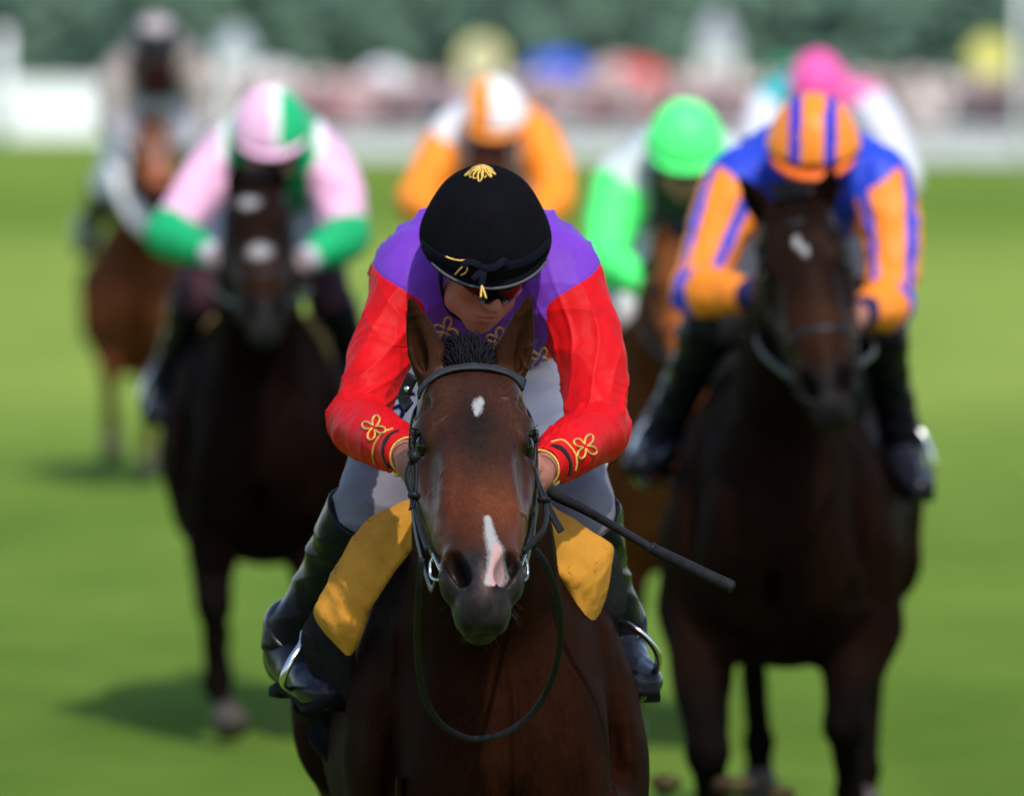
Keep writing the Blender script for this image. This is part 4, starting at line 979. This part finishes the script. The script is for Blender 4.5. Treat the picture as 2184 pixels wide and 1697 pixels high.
# bridle of the leader
Hd = H1.Hd
br = bpy.data.objects.new("bridle", None); COL.objects.link(br); br.parent = H1.root; br["_b"] = [float(x) for x in H1.base]
def strap_on(P, N, w, name, th=.004, m=M_TACK, par=br, n=6): k = MB(); k.strap(spline(P, n), spline(N, n) if np.ndim(N) > 1 else N, w, th); k.build(name, m, par, H1.base)
uv = spline([(901, 842), (914, 819), (938, 801), (975, 790), (1012, 787), (1050, 790), (1085, 802), (1110, 820)], 5)
P, N = lay(bH, uv, .004, .1)
for _ in range(6): P[1:-1] = P[1:-1]*.5+(P[:-2]+P[2:])*.25; N[1:-1] = N[1:-1]*.5+(N[:-2]+N[2:])*.25
P = P+N*.003
k = MB(); k.strap(P, N, .024, .005); k.build("browband", mat("worn browband leather", (.026, .028, .034), .55, spec=.2, var=.2, vscale=60), br)
for q in (-1, 1):
    strap_on([Hd(-.02, q*.085, -.10), Hd(.06, q*.113, -.085), Hd(.14, q*.122, -.088), Hd(.22, q*.118, -.105), Hd(.30, q*.108, -.112), Hd(.38, q*.094, -.105), Hd(.455, q*.080, -.085)],
             [H1.RhW[1]*q]*7, .013, "cheekpiece")
    c = Hd(.468, q*.078, -.078); a_ = H1.RhW[0]; n_ = H1.RhW[2]; s_ = H1.RhW[1]*q
    k = MB(); bar = [c-a_*.032+s_*.008, c+a_*.036-s_*.012]; k.tube(bar, .0034, 10)
    k.tube(spline([c-a_*.026+s_*.006, c-a_*.020+s_*.012-n_*.014, c+s_*.012-n_*.022, c+a_*.018+s_*.004-n_*.014, c+a_*.028-s_*.010], 6), .0028, 9)
    k.tube([c, c-s_*.05], .006, 10); k.ball(c+a_*.034-s_*.008, .0075, 12, 8); k.build("bit_ring", M_STEEL, br)
ls = V3(-1, -.2, 0); rs = V3(1, -.2, 0)
strap_on([W(881, 972, .06), W(873, 990, .05), W(867, 1015, .04), W(874, 1042, .03), W(882, 1062, .02)], ls+V3(0, -1, 0), .010, "buckle_strap")
strap_on([W(884, 968, .05), W(886, 1000, .04), W(885, 1035, .03), W(884, 1062, .02), W(890, 1100, .0), W(900, 1140, -.03), W(911, 1172, -.06)], ls+V3(0, -.6, 0), .011, "cheek_strap")
strap_on([W(882, 1060, .015), W(880, 1072, .01), W(877, 1084, .0)], ls+V3(0, -1, 0), .012, "strap_end")
k = MB(); k.tube([W(874, 1056, .012), W(883, 1054, .006), W(893, 1058, .012)], .006, 8); k.build("keeper", M_TACK, br)
k = MB(); k.tube([W(878, 962, .05), W(884, 972, .045), W(886, 982, .045)], .010, 10); k.build("buckle", M_TACK, br)
strap_on([W(1143, 1000, .06), W(1150, 1032, .03), W(1160, 1062, .02), W(1166, 1095, .0), W(1158, 1130, -.03), W(1138, 1155, -.05), W(1116, 1176, -.07)], rs+V3(0, -.8, 0), .0115, "cheek_strap")
strap_on([W(1146, 1010, .07), W(1143, 1060, .06), W(1140, 1110, .03), W(1138, 1160, .0)], rs, .015, "cheek_strap")
strap_on([W(1158, 1050, .03), W(1172, 1085, .02), W(1186, 1112, .02), W(1198, 1133, .02)], rs+V3(0, -1, 0), .0135, "strap_end")
k = MB(); k.tube([W(1149, 1066, .012), W(1160, 1062, .006), W(1171, 1066, .012)], .0055, 8); k.build("keeper", M_TACK, br)
rein = [W(899, 1190, -.06), W(893, 1260, -.03), W(889, 1340, .06), W(893, 1420, .16), W(908, 1490, .24), W(940, 1542, .28), W(990, 1570, .30), W(1030, 1573, .30), W(1080, 1560, .29), W(1130, 1525, .27), W(1168, 1470, .23), W(1190, 1400, .17), W(1196, 1330, .11), W(1185, 1260, .05), W(1165, 1205, .0), W(1140, 1168, -.03)]
k = MB(); k.strap(spline(rein, 6), V3(0, -1, .1), .0115, .0055); k.build("rein", M_TACK, br)
for q, s in ((-1, 'L'), (1, 'R')):
    W_ = J1.J['w'+s]; k = MB(); k.strap(spline([Hd(.47, q*.080, -.11), Hd(.40, q*.085, -.20), (Hd(.36, q*.085, -.25)+W_+V3(0, -.06, -.03))/2, W_+V3(-q*.01, -.055, -.02)], 6), V3(q, -.4, .2), .013, .005); k.build("rein", M_TACK, br)
# throat lash end and poll strap at the left of the head
strap_on([W(880, 800, .25), W(866, 830, .26), W(862, 850, .26), W(872, 868, .24)], V3(-.4, -1, 0), .022, "headpiece", .006)
k = MB(); k.ball(W(869, 829, .235), .006, 10, 7); k.build("stud", M_STEEL, br)

# forelock and chin whiskers
k = MB()
for i in range(800):
    r0 = rng.normal(0, 1, 3); p0 = Hd(-.015+rng.uniform(-.012, .02), rng.uniform(-.026, .026), -.035+rng.uniform(-.01, .006)); dx = rng.normal(-.012, .022)
    dx = min(dx, .045); up = rng.uniform(.030, .066)-abs(dx+.01)*.35
    P = spline([p0, p0+V3(dx*.35, -.018, up*.6), p0+V3(dx*.9, .005+r0[1]*.008, up), p0+V3(dx*1.5-.004, .03+r0[1]*.012, up*.85+r0[2]*.006)], 4)
    k.tube(P, np.linspace(.0021, .0005, 13), 3)
k.build("forelock", M_HAIR, H1.root)
k = MB()
for i in range(95):
    s0 = rng.uniform(-.034, .034); p0 = Hd(.590-abs(s0)*.3+rng.uniform(-.02, .0), s0, -.138+rng.uniform(-.02, .035)); l_ = rng.uniform(.010, .026); d = V3(s0*.5+rng.normal(0, .3), -.35+rng.normal(0, .2), -1.)
    P = [p0, p0+d*l_*.5, p0+d*l_+V3(rng.normal(0, .004), -.003, .003)]; k.tube(spline(P, 3), np.linspace(.0005, .0002, 7), 3)
k.build("chin_whiskers", M_WHISK, H1.root)
for q, n_ in ((-1, 5), (1, 9)):
    k = MB()
    for i in range(n_):
        p0 = Hd(rng.uniform(.53, .59), q*rng.uniform(.040, .046), rng.uniform(-.10, -.06)); l_ = rng.uniform(.02, .05); d = unit(V3(q*.8, -.2, -.6+rng.normal(0, .3)))
        P = [p0, p0+d*l_*.5, p0+d*l_+V3(0, 0, -.012)]; k.tube(spline(P, 3), np.linspace(.0004, .00015, 7), 3)
    k.build("lip_whiskers", M_WHISK, H1.root)
for q in (-1, 1):
    k = MB()
    for i in range(26):
        t = .160+rng.uniform(-.012, .03); p0 = Hd(t, q*.112, -.030); d = V3(q*.5, -.35, .25+rng.normal(0, .15)); k.tube([p0, p0+d*.012, p0+d*.020+V3(0, 0, -.004)], [.0009, .0007, .0003], 3)
    k.build("eyelashes", M_HAIR, H1.root)

# saddle cloths
def cloth(name, O, I, m, parent, nx=9, bulge=.02, amp=.004, n=7, th=.003, ragged=0, dY=0.):
    O3 = spline([W(p[0], p[1], p[2]+dY) for p in O], n); I3 = spline([W(p[0], p[1], p[2]+dY) for p in I], n); N_ = len(O3); V = []; F = []
    for i in range(N_):
        for j in range(nx):
            t = j/(nx-1); p = O3[i]*(1-t)+I3[i]*t+V3(0, -bulge*math.sin(math.pi*min(1, t*1.0)), 0); V.append(p)
    V = np.array(V); pf = V[:, 0]*22+V[:, 2]*16+vnoise(V, 9, 2)*1.2; V[:, 1] += amp*(vnoise(V, 16, 3)*1.2+vnoise(V, 34, 5)*.6-2.2*(1-2*np.abs((pf % 1)-.5))**3); V[:, 2] += amp*.3*vnoise(V, 30, 9)
    if ragged:
        e = np.arange(N_)*nx; V[e, 0] += ragged*vnoise(V[e], 45, 6)
    F = [(i*nx+j, i*nx+j+1, i*nx+nx+j+1, i*nx+nx+j) for i in range(N_-1) for j in range(nx-1)]; o = len(V)
    V2 = np.vstack([V, V+V3(0, th, 0)]); F += [tuple(x+o for x in reversed(f)) for f in F]
    per = list(range(nx))+[i*nx+nx-1 for i in range(1, N_)]+[(N_-1)*nx+j for j in range(nx-2, -1, -1)]+[i*nx for i in range(N_-2, 0, -1)]
    F += [(per[i], per[i]+o, per[(i+1) % len(per)]+o, per[(i+1) % len(per)]) for i in range(len(per))]
    return link(name, V2, F, m, parent, H1.base)
M_CHAM = mat("yellow chamois", (.46, .205, .027), .85, spec=.08, var=.14, vscale=18, bumpS=.15, bscale=120, grime=((.13, .055, .012), 34, .625))
M_WCLOTH = mat("black weight cloth", (.012, .0115, .012), .8, spec=.06, var=.2, vscale=40, bumpS=.2, bscale=90)
M_GIRTH = mat("dark navy girth", (.004, .004, .006), .8, spec=.06, var=.2)
cl = cloth("saddle_pad", [(900, 1050, 1.0), (850, 1072, .99), (800, 1096, 1.0), (762, 1130, 1.0), (728, 1180, 1.0), (706, 1226, 1.0), (690, 1262, 1.0), (667, 1302, 1.0), (690, 1345, 1.0), (733, 1392, 1.0)],
    [(925, 1098, .86), (900, 1140, .86), (872, 1180, .86), (840, 1220, .87), (815, 1260, .88), (790, 1300, .89), (778, 1335, .90), (768, 1365, .91), (760, 1382, .93), (750, 1395, .95)], M_CHAM, H1.root, bulge=.026, amp=.0055, ragged=.004, dY=-.20)
cloth("saddle_pad", [(1150, 1050, 1.0), (1185, 1082, .99), (1225, 1105, .99), (1262, 1132, .99), (1292, 1150, .99), (1309, 1168, .99), (1305, 1205, .99), (1298, 1252, 1.0), (1286, 1292, 1.0), (1268, 1338, 1.0)],
    [(1135, 1085, .86), (1145, 1130, .86), (1162, 1170, .86), (1182, 1205, .87), (1200, 1240, .88), (1215, 1272, .89), (1228, 1295, .90), (1238, 1312, .91), (1246, 1325, .93), (1254, 1338, .95)], M_CHAM, H1.root, bulge=.026, amp=.0055, dY=-.20)
cloth("weight_cloth", [(668, 1300, 1.06), (645, 1340, 1.06), (642, 1380, 1.07), (660, 1430, 1.08), (695, 1475, 1.09), (726, 1500, 1.1)], [(760, 1330, .98), (760, 1370, .99), (758, 1410, 1.0), (756, 1450, 1.02), (752, 1480, 1.03), (750, 1505, 1.04)], M_WCLOTH, H1.root, bulge=.01, dY=-.13)
cloth("weight_cloth", [(1312, 1165, 1.05), (1330, 1225, 1.06), (1338, 1280, 1.06), (1325, 1330, 1.07), (1308, 1375, 1.08), (1292, 1405, 1.1)], [(1285, 1180, .99), (1278, 1230, .99), (1265, 1280, .99), (1255, 1320, 1.0), (1252, 1360, 1.0), (1255, 1400, 1.02)], M_WCLOTH, H1.root, bulge=.01, dY=-.13)
cloth("girth", [(630, 1480, 1.22), (628, 1510, 1.22), (655, 1535, 1.22), (660, 1580, 1.22), (690, 1615, 1.22), (728, 1640, 1.22)], [(760, 1460, 1.12), (760, 1500, 1.12), (760, 1540, 1.12), (760, 1580, 1.12), (760, 1620, 1.12), (755, 1650, 1.12)], M_GIRTH, H1.root, bulge=.015, amp=.01)
# stirrup irons, hung from the saddle
k = MB(); k.tube(spline([W(650, 1345, 0.98), W(644, 1372, 0.96), (W(622, 1405, 0.94)), W(606, 1440, 0.94), W(604, 1458, 0.96), W(618, 1468, 1.01), W(650, 1468, 1.06)], 6), .0075, 12, flat=.7); k.build("stirrup", M_STEEL, H1.root)
k = MB(); k.tube(spline([W(1318, 1326, 0.96), W(1345, 1335, 0.89), W(1378, 1358, 0.88), W(1400, 1388, 0.89), W(1404, 1412, 0.92), W(1392, 1440, 0.98), W(1370, 1462, 1.02)], 6), .0075, 12, flat=.7); k.build("stirrup", M_STEEL, H1.root)
# whip in the right hand of the picture
k = MB(); P = spline([W(1160, 1020, .47), W(1180, 1052, .45), W(1240, 1082, .40), W(1310, 1122, .34), W(1385, 1166, .30), W(1392, 1170, .30), W(1430, 1188, .28), W(1500, 1222, .24), W(1552, 1246, .22), W(1562, 1250, .22)], 5)
M_WHIP = mat("black whip leather", (.012, .012, .014), .45, var=.3, vscale=60, bumpS=.3, bscale=260)
k.tube(P, np.interp(np.linspace(0, 1, len(P)), [0, .12, .30, .545, .57, .62, .9, .97, 1], [.011, .0105, .008, .0075, .010, .0105, .0115, .0115, .009]), 12)
o = k.build("whip", M_WHIP, None, P[0]); tag(o, "black riding whip with padded end held by the jockey in purple and red", "whip")
k = MB(); k.tube([W(1386, 1166, .30), W(1394, 1171, .30)], .0118, 12); k.build("collar", M_TACK, o)
# ------------------------------------------------------------------ the chasing field
def follow(label, u, Y, poll, nose, tips, coat, legs=None, yaw=0., vox=.014, dpoll=-.72, dnose=-1.05, roll=0., **kw):
    x = (u-1092)*K*(Y-CY); lw = {k: [W(a, b, Y+c) for a, b, c in v] for k, v in (legs or {}).items()}
    return horse(label, (x, Y), R(yaw), W(*poll, Y+dpoll), W(*nose, Y+dnose), coat, [W(a, b, Y+dpoll-.02) for a, b in tips], lw, vox=vox, roll=roll, **kw)
def simple_tack(H, rein_to, padcol=None, cheek=True, sheep=None):
    Hd, par, b = H.Hd, H.root, H.base
    k = MB(); k.strap(spline([Hd(.10, -.112, -.10), Hd(.075, -.09, -.03), Hd(.06, 0, .006), Hd(.075, .09, -.03), Hd(.10, .112, -.10)], 5), H.RhW[2], .02, .006); k.build("browband", M_TACK, par, b)
    k = MB(); k.strap(spline([Hd(.40, -.085, -.12), Hd(.39, -.07, -.02), Hd(.385, 0, .010), Hd(.39, .07, -.02), Hd(.40, .085, -.12)], 5), H.RhW[2], .022, .006); k.build("noseband", M_TACK, par, b)
    for q in (-1, 1):
        k = MB(); k.strap(spline([Hd(.05, q*.113, -.09), Hd(.2, q*.12, -.10), Hd(.35, q*.10, -.11), Hd(.46, q*.082, -.085)], 4), H.RhW[1]*q, .018, .005); k.build("cheekpiece", M_TACK, par, b)
        c = Hd(.468, q*.085, -.08); k = MB(); k.tube([c+H.RhW[0]*.035*math.cos(t)+H.RhW[2]*.03*math.sin(t) for t in np.linspace(0, 6.283, 17)[:-1]], .006, 8, closed=True); k.build("bit_ring", M_TACK, par, b)
        w = rein_to['w'+('L' if q < 0 else 'R')]; k = MB(); k.strap(spline([c, c*.5+w*.5+V3(q*.04, 0, -.02), w+V3(-q*.015, -.05, -.02)], 6), V3(q, -.3, .2), .018, .006); k.build("rein", M_TACK, par, b)
    k = MB()
    for i in range(70):
        p0 = Hd(-.015, rng.uniform(-.03, .03), -.03); dx = rng.normal(0, .03); k.tube(spline([p0, p0+V3(dx*.5, -.02, .03), p0+V3(dx, .01, .055), p0+V3(dx*1.5, .05, .045)], 3), np.linspace(.004, .001, 10), 3)
    k.build("forelock", M_HAIR, par, b)
def pads(H, J, col, name="saddle_pad", wide=.09):
    "cloth lying over the shoulder in front of the rider's knees, one flap a side"
    m = mat("pad %.2f %.2f %.2f" % col, col, .85, var=.12, vscale=14)
    for s, q in (('L', -1), ('R', 1)):
        kn, an = J['k'+s], J['a'+s]; V = []; F = []; n, mm = 12, 6; top = V3(H.base[0]+q*.05, kn[1]+.05, 1.27); 
        for i in range(n):
            t = i/(n-1); o = top*(1-t)**2+2*t*(1-t)*(kn+V3(-q*.0, -.06, .02))+t*t*(an*.55+kn*.45+V3(-q*.06, -.05, -.05)); inn = o+V3(-q*wide*(.5+math.sin(t*3.1)*.6), -.07, -.05)
            for j in range(mm): e = j/(mm-1); V.append(o*(1-e)+inn*e+V3(0, -.02*math.sin(3.14*e), 0))
        F = [(i*mm+j, i*mm+j+1, i*mm+mm+j+1, i*mm+mm+j) for i in range(n-1) for j in range(mm-1)]; o = len(V); V += [v+V3(0, .012, 0) for v in V]; F += [tuple(x+o for x in reversed(f)) for f in F]
        per = list(range(mm))+[i*mm+mm-1 for i in range(1, n)]+[(n-1)*mm+j for j in range(mm-2, -1, -1)]+[i*mm for i in range(n-2, 0, -1)]
        F += [(per[i], per[i]+o, per[(i+1) % len(per)]+o, per[(i+1) % len(per)]) for i in range(len(per))]
        link(name, V, F, m, H.root, H.base)
        k = MB(); a = an+V3(0, 0, -.02); k.tube(spline([a+V3(-q*.05, .02, .10), a+V3(q*.045, -.04, .05), a+V3(q*.075, -.05, -.04), a+V3(q*.05, -.03, -.10), a+V3(-q*.04, .0, -.10)], 5), .009, 8); k.build("stirrup", M_STEEL, H.root, H.base)
def paint(tl, body, arms):
    C = np.tile(np.array(body, float), (len(tl['V']), 1)); sl = tl['seam'] < 0; C[sl] = arms; return C, sl

# --- orange and blue, nearest chaser
def silks2(tl):
    C, sl = paint(tl, (.020, .055, .52), (.85, .24, .022)); blue = np.array((.022, .06, .55))
    for a in (-.55, -2.15):
        k = sl & (np.abs(((tl['ang']-a+math.pi) % (2*math.pi))-math.pi) < .20) & (tl['ta'] < 1.05); C[k] = blue
    C[sl & (np.abs(tl['ta']-1.08) < .07)] = blue; C[sl & (tl['ta'] > 1.86)] = (.012, .014, .08); return C
def cap2(L):
    x = np.abs(L[:, 0]); C = np.tile(np.array((.85, .24, .022)), (len(L), 1)); C[(x > .030) & (x < .060)] = (.020, .035, .45); C[L[:, 1] < -.022] = (.78, .14, .012); C[np.abs(L[:, 1]+.020) < .007] = (.02, .012, .012); return C
J2d = skeleton((1735, 292), 6.85, dict(sL=(1580, 385), eL=(1487, 622), wL=(1612, 628, .1), sR=(1868, 380), eR=(1893, 648), wR=(1835, 668, .1), kL=(1520, 690), aL=(1408, 930), tL=(1372, 985), kR=(1872, 695), aR=(1925, 945), tR=(1955, 1035)))
H2 = follow("dark brown racehorse with a small white star, under the orange and blue silks", 1668, 7.0, (1688, 435), (1772, 870), ((1572, 372), (1782, 352)),
    bay((.0095, .0045, .0032), (.0078, .0034, .0021), points=(.004, .003, .0026), star=[(.125, -.004, .022, .011), (.155, .012, .020, .010)]), yaw=-5, vox=.010, roll=-.10, bodyw=.96,
    legs=dict(FL=[(1490, 1300, -.15), (1512, 1600, -.45), (1520, 1790, -.35), (1520, 1880, -.42)], FR=[(1835, 1330, -.1), (1800, 1545, -.35), (1812, 1690, -.2), (1825, 1770, -.22)]))
J2 = rider("jockey in orange and blue silks with a striped orange and blue cap", J2d, silks2, cap2, puff=1.15, vox=.009, breeches=((.5, .5, .53), (.02, .02, .024)), nod=(-.06, -.78, -.62), face=(-.06, -.92, -.40), crown=(0, -.36, .93))
simple_tack(H2, J2d); pads(H2, J2d, (.012, .012, .014), "weight_cloth")
# --- pink and green
def silks3(tl):
    C, sl = paint(tl, (.62, .40, .55), (.80, .42, .62)); V, J = tl['V'], tl['J']; x = V[:, 0]-J['ch'][0]; z = V[:, 2]-J['ch'][2]
    g = (.012, .36, .13); C[~sl & (np.abs(x) < .16)] = (.72, .72, .72); C[~sl & (np.abs(x) < .135)] = g
    C[sl & (tl['ta'] > .86)] = g; C[sl & (tl['ta'] > 1.86)] = (.45, .42, .48); return C
def cap3(L):
    C = np.tile(np.array((.82, .46, .66)), (len(L), 1)); k = L[:, 1] > -.028; C[k & (L[:, 0] > .012)] = (.78, .78, .78); C[k & (L[:, 0] > .030)] = (.012, .40, .15); return C
J3d = skeleton((578, 262), 11.35, dict(eL=(362, 500), wL=(462, 548, .1), eR=(735, 508), wR=(648, 556, .1), kL=(412, 640), aL=(352, 815), tL=(335, 880), kR=(704, 640), aR=(790, 820), tR=(800, 880)))
H3 = follow("near black racehorse with two white face patches, under the pink and green silks", 556, 11.5, (546, 392), (566, 700), ((500, 345), (598, 345)),
    bay((.0085, .004, .003), (.0060, .0027, .0018), points=(.004, .003, .0026), muzzle=(.018, .018, .018), star=[(.085, -.028, .026, .036), (.30, -.002, .032, .042)]), yaw=1, vox=.012, bodyw=1.02,
    legs=dict(FL=[(452, 1070, -.15), (458, 1290, -.45), (462, 1455, -.42), (500, 1560, -.52)], FR=[(665, 1120, -.1), (672, 1290, -.4), (662, 1400, -.05), (655, 1400, .05)]))
J3 = rider("jockey in pink and green silks with a pink and green cap", J3d, silks3, cap3, breeches=((.5, .5, .58), (.05, .02, .03)), nod=(.02, -.78, -.62), face=(.02, -.92, -.40), crown=(0, -.40, .92), gloves=(.26, .18, .18))
simple_tack(H3, J3d); pads(H3, J3d, (.30, .20, .09))
# --- bright green
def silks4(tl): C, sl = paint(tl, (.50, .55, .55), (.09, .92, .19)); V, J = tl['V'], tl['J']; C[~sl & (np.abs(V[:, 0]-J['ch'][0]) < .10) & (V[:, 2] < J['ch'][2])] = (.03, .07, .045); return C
J4d = skeleton((1461, 292), 10.85, dict(sL=(1335, 385), eL=(1288, 555), wL=(1378, 612), sR=(1590, 385), eR=(1620, 560), wR=(1545, 610)))
H4 = follow("chestnut brown racehorse mostly hidden between the leader and the dark brown horse", 1432, 11.0, (1452, 515), (1478, 810), ((1412, 472), (1498, 470)), bay((.13, .043, .013), (.085, .027, .009)), yaw=2)
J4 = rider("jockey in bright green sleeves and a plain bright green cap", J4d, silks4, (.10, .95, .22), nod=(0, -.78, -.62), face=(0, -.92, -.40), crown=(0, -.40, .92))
simple_tack(H4, J4d); pads(H4, J4d, (.02, .02, .022), "weight_cloth")
# --- orange and white
def silks5(tl): C, sl = paint(tl, (.74, .72, .76), (.90, .26, .02)); V, J = tl['V'], tl['J']; x = V[:, 0]-J['ch'][0]; C[~sl & (x > .10)] = (.90, .26, .02); C[sl & (tl['ta'] < .22) & (tl['side'] < 0)] = (.80, .76, .78); return C
def cap5(L): C = np.tile(np.array((.76, .74, .78)), (len(L), 1)); C[(L[:, 0] > -.085) & (L[:, 0] < -.01)] = (.90, .26, .02); C[L[:, 1] < -.026] = (.90, .28, .03); return C
J5d = skeleton((1052, 232), 15.15, dict(eL=(890, 428), eR=(1180, 428), wL=(960, 480), wR=(1120, 480)))
H5 = follow("dark bay racehorse hidden behind the leading jockey's cap", 1046, 15.3, (1040, 330), (1043, 520), ((1012, 300), (1070, 300)), bay((.05, .015, .008), (.03, .010, .006)), vox=.016)
J5 = rider("jockey in orange and white silks directly behind the leading jockey", J5d, silks5, cap5, vox=.011, nod=(0, -.78, -.62), face=(0, -.92, -.40), crown=(0, -.40, .92))
simple_tack(H5, J5d); pads(H5, J5d, (.02, .02, .022), "weight_cloth")
# --- bright pink cap
def silks6(tl):
    C, sl = paint(tl, (.05, .42, .46), (.66, .66, .74)); V, J = tl['V'], tl['J']; x = V[:, 0]-J['ch'][0]; C[~sl & (x > .06)] = (.80, .16, .42); C[sl & (tl['ta'] < .3) & (tl['side'] > 0)] = (.62, .66, .76); return C
J6d = skeleton((1744, 166), 21.15, dict(sR=(1840, 215), eR=(1925, 385), wR=(1850, 440), sL=(1650, 215), eL=(1600, 360), wL=(1690, 420)))
H6 = follow("bay racehorse hidden behind the orange and blue rider", 1744, 21.3, (1744, 290), (1746, 440), ((1715, 262), (1772, 262)), bay((.06, .022, .010), (.04, .015, .008)), vox=.018)
J6 = rider("jockey in a bright pink cap with teal, pink and white silks", J6d, silks6, (.88, .10, .38), vox=.012, nod=(0, -.78, -.62), face=(0, -.92, -.40), crown=(0, -.40, .92))
simple_tack(H6, J6d); pads(H6, J6d, (.5, .5, .5))
# --- last of the field, far left
def silks7(tl): C, sl = paint(tl, (.20, .17, .155), (.25, .22, .20)); V, J = tl['V'], tl['J']; C[~sl & (np.abs(V[:, 0]-J['ch'][0]) < .09)] = (.05, .012, .016); C[sl & (tl['ta'] < .35)] = (.36, .29, .26); C[sl & (tl['ta'] > 1.2)] = (.34, .32, .34); return C
J7d = skeleton((333, 82), 27.15, dict(sL=(258, 150), sR=(412, 150), eL=(238, 262), eR=(428, 262), wL=(290, 320), wR=(376, 320), kL=(225, 400), aL=(190, 480), tL=(180, 530)))
H7 = follow("chestnut racehorse with a white blaze and white breast girth, last at the far left", 298, 27.3, (324, 268), (348, 425), ((300, 240), (352, 240)),
    bay((.16, .05, .018), (.075, .023, .009), points=(.04, .016, .01), star=[(.12, .0, .05, .02), (.3, .01, .16, .018)]), vox=.016, yaw=2, bodyw=.88,
    legs=dict(FL=[(222, 660, -.1), (236, 790, -.35), (240, 900, -.3), (243, 960, -.36)], FR=[(322, 700, -.1), (322, 840, -.35), (316, 945, -.32), (318, 1005, -.38)]))
def cap7(L): C = np.tile(np.array((.42, .36, .36)), (len(L), 1)); C[L[:, 1] < .075] = (.012, .012, .016); return C
J7 = rider("jockey in grey and beige silks on the last horse at the far left", J7d, silks7, cap7, vox=.012, nod=(0, -.78, -.62), face=(0, -.92, -.40), crown=(0, -.44, .90), skin=(.10, .02, .02))
simple_tack(H7, J7d); pads(H7, J7d, (.02, .02, .025), "weight_cloth")
k = MB(); k.strap(spline([W(246, 345, 27.1), W(262, 400, 26.85), W(290, 455, 26.62), W(325, 488, 26.55), W(365, 478, 26.58), (W(395, 430, 26.75)), W(408, 370, 27.0)], 6), V3(0, -1, .25), .085, .05)
k.build("breast_girth", mat("white sheepskin", (.72, .71, .70), .95, var=.1, bumpS=.6, bscale=60), H7.root, H7.base)

# clods of turf thrown up by the hooves of the dark brown horse
M_CLOD = mat("earth clod", (.045, .028, .015), .95, var=.4, vscale=30, grime=((.05, .10, .012), 12, .6))
for i, (u, v, Y, r, lb) in enumerate(((1418, 1668, 6.2, .045, "brown clod of turf in the air left of the dark brown horse's forelegs"), (1560, 1676, 6.3, .050, "flat brown clod of turf between the dark brown horse's forelegs"), (1665, 1688, 6.25, .035, "small brown clod of turf beside the dark brown horse's right foreleg"))):
    c = W(u, v, Y); k = MB(); k.ball(c, (r, r*.8, r*.55), 16, 10); V = np.array(k.V); dv = V-c; V = c+dv*(1+.35*vnoise(V, 30, i)+.2*vnoise(V, 70, i+3))[:, None]
    k.V = [tuple(x) for x in V]; tag(k.build("turf_clod", M_CLOD, None, c), lb, "clod", "clods of turf in the air")
